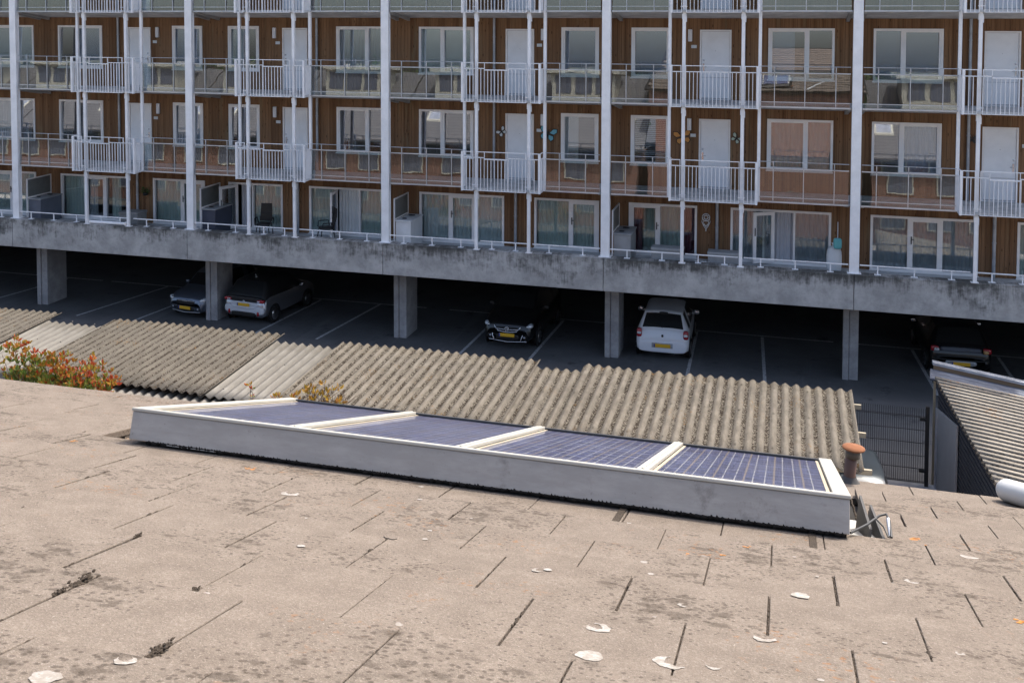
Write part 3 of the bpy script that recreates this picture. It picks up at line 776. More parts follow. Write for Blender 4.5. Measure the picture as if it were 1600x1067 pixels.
# bundle on the edge by the first entrance
t_ = thing('awning_roll', 'rolled white awning lying on the concrete edge between two posts', 'rolled awning', (3.95, -.16, 3.62))
m = MB(); m.tube([(-.78,0,0),(.72,0,.0)], .055, 12); ob('roll', m, M['white'], t_)
for x in (-.8, .74):
    m = MB(); m.blob(x, 0, 0, .03, .075, .075, .5); ob('end_cap', m, M['frame'], t_)

def leaf_cluster(m, c_, r, n, size, upb=.4, rn=rnd):
    for _ in range(n):
        d = Vector((rn.gauss(0,1), rn.gauss(0,1), rn.gauss(0,1))).normalized()
        p = Vector(c_) + d*r*rn.random()**.5
        ax = (d + Vector((0,0,upb)) + Vector((rn.uniform(-.5,.5), rn.uniform(-.5,.5), rn.uniform(-.3,.5)))).normalized()
        sd = ax.cross(Vector((rn.uniform(-1,1), rn.uniform(-1,1), rn.uniform(-1,1)))).normalized()
        L = size*rn.uniform(.7,1.25); nn = ax.cross(sd)*L*.12
        q = [p, p+ax*L*.35+sd*L*.22-nn, p+ax*L*.7+sd*L*.17-nn, p+ax*L, p+ax*L*.7-sd*L*.17-nn, p+ax*L*.35-sd*L*.22-nn]
        mid = p+ax*L*.5
        m.add(q, [(0,1,2,3), (0,3,4,5)])
t_ = thing('hanging_plant', 'small green hanging plant on the timber wall beside the first rain pipe', 'hanging plant', (4.32, WY-.02, 4.45))
m = MB(); m.lathe((0,-.12,-.02), [(.02,-.12),(.08,-.10),(.10,0),(.09,0),(.0,-.02)], 12); ob('pot', m, M['black'], t_)
m = MB(); leaf_cluster(m, (0,-.13,.03), .14, 60, .09); ob('leaves', m, M['leaf_green'], t_)

# butterflies on the walls
def butterfly(x, z, s, rot, mat, label):
    t_ = thing('butterfly_ornament', label, 'wall ornament', (x, WY-.03, z), 0, 'metal butterflies on the timber walls'); t_.rotation_euler = (0, rot, 0)
    m = MB(); m.blob(0, 0, 0, .018*s, .018*s, .12*s, 1, 8, 7); m.tube([(0,0,.1*s),(.05*s,-.01,.19*s)], .005, 5); m.tube([(0,0,.1*s),(-.05*s,-.01,.19*s)], .005, 5); ob('body', m, M['black'], t_)
    for sx in (-1, 1):
        for up_, pts in ((1, [(.01,.02),(.10,.17),(.22,.20),(.24,.10),(.16,.01)]), (0, [(.01,-.0),(.16,-.01),(.19,-.10),(.12,-.18),(.03,-.11)])):
            def wing(sc_, y0, y1):
                cx_ = sum(p[0] for p in pts)/5; cz_ = sum(p[1] for p in pts)/5
                P = [(sx*s*(cx_+(p[0]-cx_)*sc_), s*(cz_+(p[1]-cz_)*sc_)) for p in pts]
                m = MB(); n = 5; lift = lambda p: -.10*abs(p[0])
                vs = [(p[0], y0+lift(p), p[1]) for p in P] + [(p[0], y1+lift(p), p[1]) for p in P]
                fs = [(0,1,2,3,4), (9,8,7,6,5)] + [(i,(i+1)%5,5+(i+1)%5,5+i) for i in range(5)]
                return m.add(vs, fs)
            wo = ob('wing', wing(1.0, 0, .006), M['black'], t_); ob('wing_colour', wing(.78, -.006, -.001), M[mat], wo)
M['bfly_blue'] = painted('butterfly_blue', (.14,.40,.50), .5, .05); M['bfly_orange'] = painted('butterfly_orange', (.55,.24,.05), .5, .05)
M['bfly_pale'] = painted('butterfly_pale', (.42,.50,.42), .5, .05); M['bfly_white'] = painted('butterfly_white', (.6,.62,.62), .5, .05)
butterfly(19.42, 7.08, 1.25, .25, 'bfly_blue', 'blue metal butterfly on the timber wall half behind a white post')
butterfly(23.76, 7.12, 1.2, -.2, 'bfly_orange', 'orange metal butterfly on the timber wall left of a white door')
butterfly(25.40, 7.13, .75, .6, 'bfly_pale', 'small pale green butterfly on the timber wall right of a white door')
butterfly(17.86, 7.10, .75, -.7, 'bfly_white', 'small white butterfly tilted beside the rain pipe left of a white door')
butterfly(32.1, 7.35, .7, .1, 'darksteel', 'small dark butterfly on the timber wall near the right edge')
# openwork wall ornament
t_ = thing('wall_ornament', 'white openwork dream catcher shaped ornament on the timber wall', 'wall ornament', (24.51, WY-.04, 4.46))
m = MB()
ring = lambda cx_, cz_, r, th: m.tube([(cx_+r*math.cos(2*PI*i/18), 0, cz_+r*math.sin(2*PI*i/18)) for i in range(19)], th, 6)
ring(0,.15,.115,.016); ring(0,.15,.055,.013); ring(0,-.03,.085,.014)
for i in range(8): m.tube([(.055*math.cos(i*PI/4),0,.15+.055*math.sin(i*PI/4)),(.115*math.cos(i*PI/4),0,.15+.115*math.sin(i*PI/4))], .009, 5)
for sx in (-1,1):
    m.tube([(sx*.11,0,.12),(sx*.13,0,.02),(sx*.07,0,-.12),(0,0,-.22)], .014, 6); m.tube([(sx*.05,0,-.05),(0,0,-.16)], .012, 6)
m.blob(0,0,-.25,.02,.01,.045,1,8,6); ob('openwork', m, M['offwhite'], t_)
m = MB(); m.tube([(0,.005,.26),(0,.03,.30)], .006, 5); ob('hook', m, M['darksteel'], t_)

# ------------------------------------------------------------------ cars
def catmull(p0, p1, p2, p3, t):
    return [ .5*((2*b_)+(-a_+c_)*t+(2*a_-5*b_+4*c_-d_)*t*t+(-a_+3*b_-3*c_+d_)*t**3) for a_, b_, c_, d_ in zip(p0,p1,p2,p3)]
HATCH = [ # y, zb, zm, zt, w, wt
 (0,.36,.50,.60,.66,.62),(.03,.30,.60,.74,.77,.72),(.10,.26,.72,.90,.82,.72),(.17,.25,.88,1.01,.835,.70),(.46,.24,.95,1.40,.84,.60),(.72,.23,.95,1.47,.845,.59),
 (1.7,.22,.93,1.50,.845,.59),(2.2,.22,.92,1.43,.84,.575),(2.80,.22,.90,1.02,.835,.66),(3.30,.23,.82,.90,.82,.70),(3.60,.25,.68,.76,.77,.66),(3.70,.30,.50,.58,.68,.60)]
def car(name, label, loc, rz, body, scale=(1,1,1), front=False, kind='a', group=None, shade=False):
    root = thing(name, label, 'car', loc, rz, group); SX, SY, SZ = scale
    st = []; src = []
    for i in range(len(HATCH)-1):
        p = [HATCH[max(i-1,0)], HATCH[i], HATCH[i+1], HATCH[min(i+2,len(HATCH)-1)]]
        for j in range(4): st.append(catmull(*p, j/4)); src.append(i + j/4)
    st.append(list(HATCH[-1])); src.append(len(HATCH)-1.)
    rows = []
    for y, zb, zm, zt, w_, wt in st:
        half = [(w_*.80,zb),(w_-.02,zb+.10),(w_,(zb+zm)/2+.04),(w_-.015,zm-.05),(w_-.035,zm),(wt+.02,zt-.035),(wt-.05,zt),(wt*.45,zt+.022)]
        ring_ = [(x,z) for x,z in half] + [(-x,z) for x,z in half[::-1]]
        rows.append([(x*SX, y*SY, z*SZ) for x,z in ring_])
    n = len(rows[0]); parts = {'body':[], 'windscreen':[], 'rear_window':[], 'roof':[]}
    for i in range(len(rows)-1):
        s_ = src[i]
        for j in range(n-1):
            f = (i*n+j, i*n+j+1, (i+1)*n+j+1, (i+1)*n+j); nm = 'body'
            jj = min(j, n-2-j)
            if jj >= 6:
                if 3.0 <= s_ < 4.0: nm = 'rear_window'
                elif 7.25 <= s_ < 8.0: nm = 'windscreen'
                elif 4.25 <= s_ < 7.25: nm = 'roof'
            if kind == 'two' and jj >= 4 and nm == 'body' and 2.0 <= s_ < 8.: nm = 'roof'
            elif jj == 4 and 4.25 <= s_ < 7.75 and not (5.25 <= s_ < 5.5): nm = 'side_window'
            parts.setdefault(nm if nm != 'side_window' else ('side_window', j < 7, s_ < 5.4), []).append(f)
        parts['body'].append((i*n+n-1, i*n, (i+1)*n, (i+1)*n+n-1))
    parts['body'].append(tuple(range(n))); parts['body'].append(tuple((len(rows)-1)*n+k for k in range(n))[::-1])
    V = [p for r_ in rows for p in r_]
    for nm, fs in parts.items():
        if nm == 'roof' and kind != 'two': parts['body'] += fs
    for nm, fs in parts.items():
        if nm == 'roof' and kind != 'two': continue
        if isinstance(nm, tuple): nm = nm[0]
        used = sorted({i for f in fs for i in f}); mp_ = {v_: i for i, v_ in enumerate(used)}
        m = MB(); m.add([V[i] for i in used], [tuple(mp_[i] for i in f) for f in fs], True)
        ob(nm, m, body if nm == 'body' else (M['black'] if nm == 'roof' else (M['blind_and_sky'] if nm == 'windscreen' and shade else M['carglass'])), root)  # flat blue on the one windscreen is painted sky reflection
    def P(x, y, z): return (x*SX, y*SY, z*SZ)
    for sx in (-1, 1):
        for y in (.66, 2.98):
            m = MB(); m.disc(P(sx*.838, y, .31), 0, .37*SZ, 24, .008); ob('wheel_arch', m, M['black'], root)
            m = MB(); c_ = P(sx*.76, y, 0); m.lathe((0,0,0), [(.20,-.09),(.29,-.095),(.305,-.06),(.305,.06),(.29,.095),(.20,.09)], 28)
            m.xf(Matrix.Translation((c_[0]+sx*.015, c_[1], .305)) @ Matrix.Rotation(PI/2, 4, 'Y')); wh = ob('wheel', m, M['rubber'], root)
            m = MB(); m.lathe((0,0,0), [(0,.085),(.06,.085),(.07,.07),(.20,.09),(.205,.05)], 24)
            for q in range(7):
                t0 = 2*PI*q/7; m.add([(.05*math.cos(t0-.3),.05*math.sin(t0-.3),.10),(.05*math.cos(t0+.3),.05*math.sin(t0+.3),.10),(.20*math.cos(t0+.10),.20*math.sin(t0+.10),.105),(.20*math.cos(t0-.10),.20*math.sin(t0-.10),.105)], [(0,1,2,3)])
            m.xf(Matrix.Translation((c_[0]+sx*.025, c_[1], .305)) @ Matrix.Rotation(sx*PI/2, 4, 'Y')); ob('rim', m, M['alu'], wh)
        m = MB(); c_ = P(sx*.93, 2.42, 1.0); m.blob(*c_, .10, .06, .07, .7); m.box(min(c_[0],c_[0]-sx*.14), max(c_[0],c_[0]-sx*.14), c_[1]-.02, c_[1]+.03, c_[2]-.05, c_[2]-.01)
        mi = ob('mirror', m, body if kind not in ('two','dark') else M['black'], root)
        m = MB(); m.blob(c_[0], c_[1]-.055, c_[2], .08, .012, .052, .6); ob('mirror_glass', m, M['chrome'], mi)
    def plate(y, z, sgn):
        m = MB(); m.box(-.26*1, .26, *(sorted((y, y+sgn*.012))), z-.055, z+.055); pl = ob('number_plate', m, M['plate'], root, .004)
        m = MB(); xx = .222 if sgn > 0 else -.26; m.box(xx, xx+.038, *(sorted((y+sgn*.0125, y+sgn*.015))), z-.053, z+.053); ob('blue_strip', m, M['plateblue'], pl)
    if not front:
        if kind == 'white':
            for sx in (-1, 1):
                m = MB(); m.blob(*P(sx*.735,.085,.86), .085, .10, .14, .5); tl = ob('tail_light', m, M['redlens'], root)
                m = MB(); m.blob(*P(sx*.735,.03,.86), .07, .06, .045, .5); ob('reversing_lens', m, M['clearlens'], tl)
            m = MB(); m.blob(*P(0,.045,.46), .76, .075, .19, .4, 24, 12); ob('bumper', m, body, root)
            plate(-.040, .50*SZ, -1)
            m = MB(); m.box(-.33,.33,-.036,.0,.425,.585); ob('plate_recess', m, M['zinc'], root, .01)
            m = MB(); m.blob(0,.03,.80,.035,.02,.045,.7); ob('emblem', m, M['darksteel'], root)
            m = MB(); m.tube([P(-.66,.055,.70),P(-.4,.02,.655),P(0,.012,.645),P(.4,.02,.655),P(.66,.055,.70)], .008, 6); ob('tailgate_seam', m, M['black'], root)
            m = MB(); m.tube([P(0,.17,1.03),P(-.2,.19,1.075),P(-.5,.22,1.10)], .014, 6); ob('wiper', m, M['black'], root)
            m = MB(); m.tube([P(0.35,.06,.26),P(.35,-.03,.26)], .03, 10); ob('exhaust', m, M['chrome'], root)
            m = MB(); m.blob(*P(0,.47,1.425), .14, .05, .03, .5); ob('brake_light', m, M['black'], root)
        elif kind == 'two':
            m = MB(); m.blob(*P(0,.09,.88), .74*SX, .07, .095, .4); ob('tailgate_panel', m, M['black'], root)
            for sx in (-1, 1):
                m = MB(); m.blob(*P(sx*.66,.06,.86), .15, .09, .055, .5); tl = ob('tail_light', m, M['redlens'], root)
                m = MB(); m.blob(*P(sx*.60,.012,.86), .07, .05, .03, .6); ob('reversing_lens', m, M['clearlens'], tl)
                m = MB(); m.blob(*P(sx*.58,-.02,.42), .045, .03, .08, .7); ob('fog_light', m, M['redlens'], root)
            sp_ = painted('silver_lit', (.60,.62,.66), .35, .05, 0, 3., .5)  # paler copy of the body silver, light on the rear painted in
            m = MB(); m.blob(*P(0,.07,.52), .80*SX, .10, .165, .45, 24, 12); ob('bumper', m, sp_, root)
            m = MB(); m.blob(*P(0,.045,.70), .56*SX, .065, .10, .5, 20, 10); ob('tailgate_lower', m, sp_, root)
            m = MB(); m.blob(*P(0,.0,.37), .50*SX, .045, .085, .35); ob('diffuser', m, M['black'], root)
            m = MB(); m.tube([P(-.56,-.005,.68),P(-.40,-.025,.585),P(0,-.03,.57),P(.40,-.025,.585),P(.56,-.005,.68)], .012, 8); ob('tailgate_crease', m, body, root)
            plate(-.034, .705*SZ, -1)
            m = MB(); m.blob(0,.0,.83*SZ,.05,.03,.03,1); ob('emblem', m, M['chrome'], root)
            m = MB(); m.tube([P(0,.85,1.50),P(0,.78,1.62)], .012, 6); m.blob(*P(0,.85,1.50), .03,.06,.02); ob('aerial', m, M['offwhite'], root)
        else:
            for sx in (-1, 1):
                m = MB(); m.blob(*P(sx*.70,.06,.86), .12, .09, .085, .5); tl = ob('tail_light', m, M['redlens'], root)
                m = MB(); m.blob(*P(sx*.66,.0,.84), .08, .06, .05, .6); ob('reversing_lens', m, M['clearlens' if sx < 0 else 'amberlens'], tl)
            m = MB(); m.blob(*P(0,.045,.86), .58, .05, .06, .35); ob('tailgate_band', m, M['bluegrey'], root)
            m = MB(); m.tube([P(-.74,-.01,.56),P(-.4,-.04,.55),P(.4,-.04,.55),P(.74,-.01,.56)], .022, 8); ob('bumper_strip', m, M['darksteel'], root)
            plate(-.03, .43*SZ, -1); m = MB(); m.blob(*P(0,.0,.45), .45, .03, .09, .6); ob('plate_recess', m, M['zinc'], root)
            m = MB()
            for i in range(4): m.box(-.05+.03*i, -.035+.03*i, -.02, 0, .90, .925)
            ob('emblem', m, M['chrome'], root)
    else:
        Y1 = 3.70*SY
        for sx in (-1, 1):
            m = MB(); m.blob(*P(sx*.66,3.50,.70), .13, .17, .075, .75, M=Matrix.Rotation(sx*-.35,3,'Z') @ Matrix.Rotation(sx*-.3,3,'Y')); hl = ob('headlight', m, M['clearlens'], root)
            m = MB(); m.blob(*P(sx*.64,3.60,.70), .05, .08, .05, 1); ob('lamp_bulb', m, M['chrome'], hl)
            m = MB(); m.blob(*P(sx*.56,3.66,.40), .10, .05, .05, .6); fg = ob('fog_light', m, M['black'], root)
            m = MB(); m.blob(*P(sx*.56,3.705,.40), .04, .03, .035, 1); ob('lens', m, M['zinc'], fg)
        m = MB(); m.blob(*P(0,3.66,.60), .42, .06, .085, .45); ob('grille', m, M['black'], root)
        m = MB(); m.blob(*P(0,3.68,.38), .40, .05, .10, .4); ob('lower_grille', m, M['black'], root)
        if kind == 'dark':
            m = MB()
            m.tube([P(-.42,3.70,.66),P(-.36,3.74,.62),P(0,3.76,.61),P(.36,3.74,.62),P(.42,3.70,.66)], .014, 8)
            m.tube([P(-.44,3.69,.70),P(-.30,3.73,.555),P(0,3.75,.53),P(.30,3.73,.555),P(.44,3.69,.70)], .016, 8)
            for sx in (-1, 1): m.tube([P(sx*.56,3.60,.66),P(sx*.48,3.72,.40),P(sx*.44,3.73,.30)], .013, 8)
            m.tube([P(-.62,3.66,.27),P(0,3.74,.25),P(.62,3.66,.27)], .015, 8)
            ob('chrome_trim', m, M['chrome'], root)
            m = MB(); m.lathe((0,0,0), [(.075,-.01),(.085,0),(.075,.01),(.06,.005)], 20); m.tube([(-.06,.03,.008),(-.02,-.05,.008),(0,.02,.008),(.02,-.05,.008),(.06,.03,.008)], .009, 5)
            m.xf(Matrix.Translation(P(0,3.775,.63)) @ Matrix.Rotation(-PI/2,4,'X')); ob('emblem', m, M['chrome'], root)
            plate(3.765*SY, .455*SZ, 1)
        else:
            m = MB()
            for i in range(4): m.blob(-.075+.05*i, 3.735*SY, .665*SZ, .018, .02, .03, .9, 8, 6)
            m.tube([P(-.40,3.71,.67),P(.40,3.71,.67)], .010, 6); ob('emblem', m, M['chrome'], root)
            plate(3.75*SY, .42*SZ, 1)
            m = MB(); m.tube([P(-.62,3.66,.28),P(0,3.73,.25),P(.62,3.66,.28)], .02, 8); ob('bumper_lip', m, M['grey'], root)
    return root
# local y runs from the tail (0) to the nose; nose-out cars are turned round
car('parked_car', 'grey blue small car parked nose out, half hidden by a concrete pillar', (6.80, 4.85, 0), PI-.16, carpaint('paint_blue_grey', (.13,.15,.19), .7), (1,1,1), True, 'b')
car('parked_car', 'silver hatchback with black tailgate seen from behind beside the pillar', (8.55, 1.22, 0), -.11, carpaint('paint_silver', (.42,.44,.49), .85), (1.04,.98,1.0), False, 'two')
car('parked_car', 'black crossover parked nose out with a bright chrome grille', (18.36, 5.35, 0), PI-.03, carpaint('paint_black', (.006,.006,.007)), (1.03,1.15,1.12), True, 'dark')
car('parked_car', 'white hatchback seen from behind with red and white tail lights', (23.22, 1.42, 0), .02, carpaint('paint_white', (.72,.75,.80), 0), (.99,1.0,1.0), False, 'white')
car('parked_car', 'black car seen from behind above the parapet of the corrugated shed', (32.05, 2.5, 0), .04, carpaint('paint_gloss_black', (.005,.005,.006)), (1.05,1.1,.98), False, 'c')
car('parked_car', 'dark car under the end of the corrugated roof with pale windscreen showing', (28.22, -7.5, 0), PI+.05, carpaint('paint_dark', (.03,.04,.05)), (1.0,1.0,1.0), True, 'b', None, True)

# ------------------------------------------------------------------ carport with corrugated roof
cp = thing('carport', 'long carport roofed with weathered corrugated sheets and two paler clean strips', 'carport', (16, -9.3, 0))
PER = .24
def corr(x0, x1, y0, y1, zf, amp=.036, step=.02, jag=0):
    """corrugated sheet, ridges along y, zf(x, y) is the base height; world coords"""
    m = MB(); n = int((x1-x0)/step); ny = 6; vs = []; fs = []
    for i in range(n+1):
        x = x0+(x1-x0)*i/n
        for j in range(ny+1):
            y = y0+(y1-y0)*j/ny
            vs.append((x, y, zf(x, y) + amp*math.sin(2*PI*x/PER)))
    for i in range(n):
        for j in range(ny): fs.append((i*(ny+1)+j, (i+1)*(ny+1)+j, (i+1)*(ny+1)+j+1, i*(ny+1)+j+1))
    return m.add(vs, fs, True)
def sheet(x0, x1, yn, yf, dz, mat, label=None, parent=None):
    zf = lambda x, y: 2.305 + .0433*(y+11.5) + dz + .010*math.sin(x*1.7+y*.6) + .006*math.sin(x*.6)
    m = corr(x0, x1, yn, yf, zf)
    if dz > -.1:
        for k in range(math.ceil((x0/PER-.25)/3)*3, int((x1-.1)/PER), 3):      # bolts on every third ridge
            x = (k+.25)*PER
            for y in (-7.72, -9.2, -10.95): m.lathe((x, y, zf(x, y)+.034), [(.022,0),(.022,.012),(.011,.014),(.009,.026),(0,.027)], 8)
    o = ob('roof_sheet', m, M[mat], cp, label=label); o.matrix_parent_inverse = Matrix.Translation((-16, 9.3, 0))
    sm = o.modifiers.new('thickness', 'SOLIDIFY'); sm.thickness = .012; sm.offset = -1
    return o
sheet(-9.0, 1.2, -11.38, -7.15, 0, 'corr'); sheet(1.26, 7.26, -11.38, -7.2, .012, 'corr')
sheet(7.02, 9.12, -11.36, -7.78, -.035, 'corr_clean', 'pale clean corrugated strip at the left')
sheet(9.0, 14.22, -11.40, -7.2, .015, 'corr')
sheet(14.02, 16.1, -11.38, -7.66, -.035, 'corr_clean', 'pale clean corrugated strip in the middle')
sheet(15.94, 21.18, -11.42, -7.3, .015, 'corr'); sheet(21.0, 22.4, -11.44, -7.68, -.022, 'corr'); sheet(22.26, 28.38, -11.46, -7.3, .02, 'corr')
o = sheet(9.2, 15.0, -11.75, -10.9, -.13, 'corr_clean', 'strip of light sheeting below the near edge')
def cpart(nm, m, mat):
    o = ob(nm, m, M[mat], cp); o.matrix_parent_inverse = Matrix.Translation((-16, 9.3, 0)); return o
for y, z in ((-7.65, 2.32), (-9.2, 2.26), (-10.95, 2.18)):
    m = MB(); m.box(-9, 28.56, y-.035, y+.035, z-.10, z); cpart('purlin', m, 'cream')
for x in (-6, 0, 6, 12, 18, 24, 28.2):
    for y, z in ((-7.65, 2.22), (-10.95, 2.08)):
        m = MB(); m.box(x-.05, x+.05, y-.05, y+.05, 0, z); cpart('post', m, 'timber')

# ------------------------------------------------------------------ shed at the right
sh = thing('shed', 'dark clad shed whose striped corrugated roof falls to the right', 'shed', (33, -9, 0))
def spart(nm, m, mat, bevel=0, label=None):
    o = ob(nm, m, M[mat] if isinstance(mat, str) else mat, sh, bevel, label); o.matrix_parent_inverse = Matrix.Translation((-33, 9, 0)); return o
SL = -.15; XS0, XS1 = 30.26, 36.5
def zr(x, y): return 2.62 + SL*(x-30.3)
m = MB(); n = 1200; vs = []; fs = []; y0, y1 = -13.2, -6.2
for i in range(n+1):
    y = y0+(y1-y0)*i/n
    xl = XS0 - .02 + (-6.2-y)*.055
    for x in (xl, xl+.5, 32., 34., XS1): vs.append((x, y, zr(x, y) +   .052*math.tanh(4.5*math.sin(2*PI*y/.235)) + .004*math.sin(x*5+y)))
for i in range(n):
    for j in range(4): fs.append((i*5+j, i*5+j+1, (i+1)*5+j+1, (i+1)*5+j))
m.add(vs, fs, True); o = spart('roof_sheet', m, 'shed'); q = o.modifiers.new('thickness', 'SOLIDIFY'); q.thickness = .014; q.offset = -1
# left wall: horizontal dark cladding, a touch inside the roof edge
def wallx(y): return XS0 + .03 + (-6.2-y)*.055
m = MB(); z = 0
while z < 2.56:
    ya, yb = -6.3, -13.1
    m.hexa([(wallx(ya)+.02,ya,z),(wallx(ya)+.06,ya,z),(wallx(yb)+.06,yb,z),(wallx(yb)+.02,yb,z),(wallx(ya)+.0,ya,z+.112),(wallx(ya)+.06,ya,z+.112),(wallx(yb)+.06,yb,z+.112),(wallx(yb)+.0,yb,z+.112)]); z += .118
spart('side_wall', m, 'cladding')
m = MB(); m.box(30.4, XS1, -6.4, -6.3, 0, 2.4); m.box(30.75, XS1, -13.1, -13.0, 0, 1.6); spart('end_wall', m, 'cladding')
# pale panel on the side wall and timber corner post
pa, pb = -6.5, -8.6
m = MB(); m.hexa([(wallx(pa)-.05,pa,0),(wallx(pa)-.004,pa,0),(wallx(pb)-.004,pb,0),(wallx(pb)-.05,pb,0),(wallx(pa)-.05,pa,2.02),(wallx(pa)-.004,pa,2.02),(wallx(pb)-.004,pb,2.40),(wallx(pb)-.05,pb,2.40)])
spart('side_panel', m, M['frost_light'] if 'frost_light' in M else painted('pale_side_panel', (.27,.27,.275), .5, .1), .01)
m = MB(); m.hexa([(wallx(pa)-.075,pa+.01,0),(wallx(pa)-.03,pa+.01,0),(wallx(pa)-.03,pa-.14,0),(wallx(pa)-.075,pa-.14,0),(wallx(pa)-.075,pa+.01,2.03),(wallx(pa)-.03,pa+.01,2.03),(wallx(pa)-.03,pa-.14,2.05),(wallx(pa)-.075,pa-.14,2.05)]); spart('panel_edge', m, 'zinc')
m = MB(); m.box(30.24, 30.29, -6.02, -5.97, 0, 2.56); spart('corner_post', m, 'cream')
m = MB(); m.hexa([(30.30,-5.52,2.40),(XS1,-5.52,2.40+SL*6.2),(XS1,-5.44,2.40+SL*6.2),(30.30,-5.44,2.40),(30.30,-5.52,2.73),(XS1,-5.52,2.73+SL*6.2),(XS1,-5.44,2.73+SL*6.2),(30.30,-5.44,2.73)]); spart('parapet_board', m, 'timber')
m = MB(); m.hexa([(30.27,-5.56,2.73),(XS1,-5.56,2.73+SL*6.2),(XS1,-5.40,2.73+SL*6.2),(30.27,-5.40,2.73),(30.27,-5.56,2.80),(XS1,-5.56,2.80+SL*6.2),(XS1,-5.40,2.81+SL*6.2),(30.27,-5.40,2.81)]); spart('parapet_cap', m, 'zinc', .006)
m = MB(); m.hexa([(30.14,-6.15,2.55),(XS1,-6.15,2.55+SL*6.2),(XS1,-5.54,2.55+SL*6.2),(30.22,-5.54,2.55),(30.14,-6.15,2.60),(XS1,-6.15,2.60+SL*6.2),(XS1,-5.54,2.64+SL*6.2),(30.22,-5.54,2.64)]); spart('roof_felt', m, 'felt')

# ------------------------------------------------------------------ mesh gate on a low block wall
gw = thing('block_wall', 'low wall of dark blocks with a pale coping under the mesh gate', 'wall', (29.3, -6.55, 0))
m = MB()
for i in range(6): m.box(-1.2+.40*i+.004, -1.2+.40*(i+1)-.004, -.12, .1, -.3, .14)
ob('blocks', m, painted('dark_blocks', (.05,.045,.04), .9, .3), gw, .008)
m = MB(); m.box(-1.22, 1.18, -.15, .13, .142, .20); ob('coping', m, M['concrete2'], gw, .01)
gt = thing('mesh_gate', 'dark wire mesh gate between two black posts beside the shed', 'gate', (29.2, -6.55, .20))
for x in (-.98, .86):
    m = MB(); m.box(x-.04, x+.04, -.04, .04, 0, 1.86); ob('post', m, M['darksteel'], gt, .004)
m = MB()
i = 0
x = -.92
while x < .82:
    m.box(x-.0042, x+.0042, -.004, .004, .06, 1.80); x += .047
for z in (.08, .10, .40, .70, 1.0, 1.30, 1.60, 1.62): m.box(-.94, .82, -.009, -.004, z-.004, z+.004)
for z in (.08, .40, .70, 1.0, 1.30, 1.60): m.box(-.94, .82, -.03, -.009, z-.004, z+.004)
ob('mesh', m, M['darksteel'], gt)
for z in (.35, 1.55):
    m = MB(); m.box(.70, .84, -.05, .03, z-.025, z+.025); ob('hinge', m, M['darksteel'], gt)
m = MB(); m.box(-.94, -.82, -.05, .03, 1.53, 1.58); ob('latch', m, M['darksteel'], gt)

# ------------------------------------------------------------------ the roof in the foreground
# roof coordinates: x, y measured from the point under the camera
SR, ST = -.314, -.225     # roof pitch and the flatter pitch of each overlapping tile
HR = .577
def rz(y, h=HR): return CZ - h + SR*y
nh = thing('row_house', 'house whose pale concrete tiled roof fills the foreground', 'house', (CX, CY, 0))
def npart(nm, m, mat, parent=None, bevel=0, label=None):
    o = ob(nm, m, M[mat], parent or nh, bevel, label); return o   # coordinates relative to nh
Y0, EX, TW = 1.93, .417, .336
XA, XB = -7.4, 4.1
HOLE = (-2.94, .36)       # opening in the tiles round the panels
tm = MB(); mo = MB(); random.seed(3)
def tile(x0, x1, yt, zt, j):
    yb = yt - EX - .07; th = .033
    zt2 = zt + j[0]; zb = zt - ST*(EX+.07) + j[1]
    x0 += j[2]; x1 += j[3]
    tm.hexa([(x0,yb,zb-th),(x1,yb,zb-th),(x1,yt,zt2-th),(x0,yt,zt2-th),(x0,yb,zb),(x1,yb,zb+j[4]),(x1,yt,zt2+j[4]),(x0,yt,zt2)])
for n in range(-8, 11):
    yt = Y0 + EX*n; zt = rz(yt)
    ph = -.188 + (TW/2 if n % 2 == 0 else 0)
    k0 = int((XA-ph)/TW); k1 = int((XB-ph)/TW)
    for k in range(k0, k1):
        x0 = ph+TW*k+.0022; x1 = x0+TW-.0044
        j = [random.uniform(-.0015,.0015) for _ in range(5)]
        if 6 <= n <= 9:
            if x0 < HOLE[0] < x1: x1 = HOLE[0]
            elif x0 < HOLE[1] < x1: x0 = HOLE[1]
            elif HOLE[0] <= x0 and x1 <= HOLE[1]: continue
        tile(x0, x1, yt, zt, j)
        if n < 4 or random.random() < .5:      # moss and grit packed in the joint
            xs_ = ph+TW*k; y = yt-EX*random.uniform(.1, .95); 
            for _ in range(random.choice((0,1,2,4,7)) if n < 3 else random.choice((0,1,2))):
                y2 = min(yt-.01, max(yt-EX+.02, y+random.gauss(0,.05))); z2 = zt - ST*(yt-y2)
                s_ = random.uniform(.002,.0065)
                mo.blob(xs_+random.gauss(0,.0012), y2, z2-.001, s_*.8, s_*random.uniform(1,2.6), s_*.65, 1, 7, 5)
            yy = yt-EX+.01
            while yy < yt-.005:
                z2 = zt-ST*(yt-yy); mo.blob(xs_+random.gauss(0,.001), yy, z2-.010+random.uniform(-.003,.004), .0042, .012, .006, 1, 6, 4); yy += .014
rf = npart('roof', tm, 'tile', None, .0025)
npart('moss', mo, 'moss', rf)
def at_roof(x, y):  # height on the visible tile surface
    n = math.ceil((y-Y0)/EX - 1e-6); yt = Y0+EX*n; return rz(yt) - ST*(yt-y)
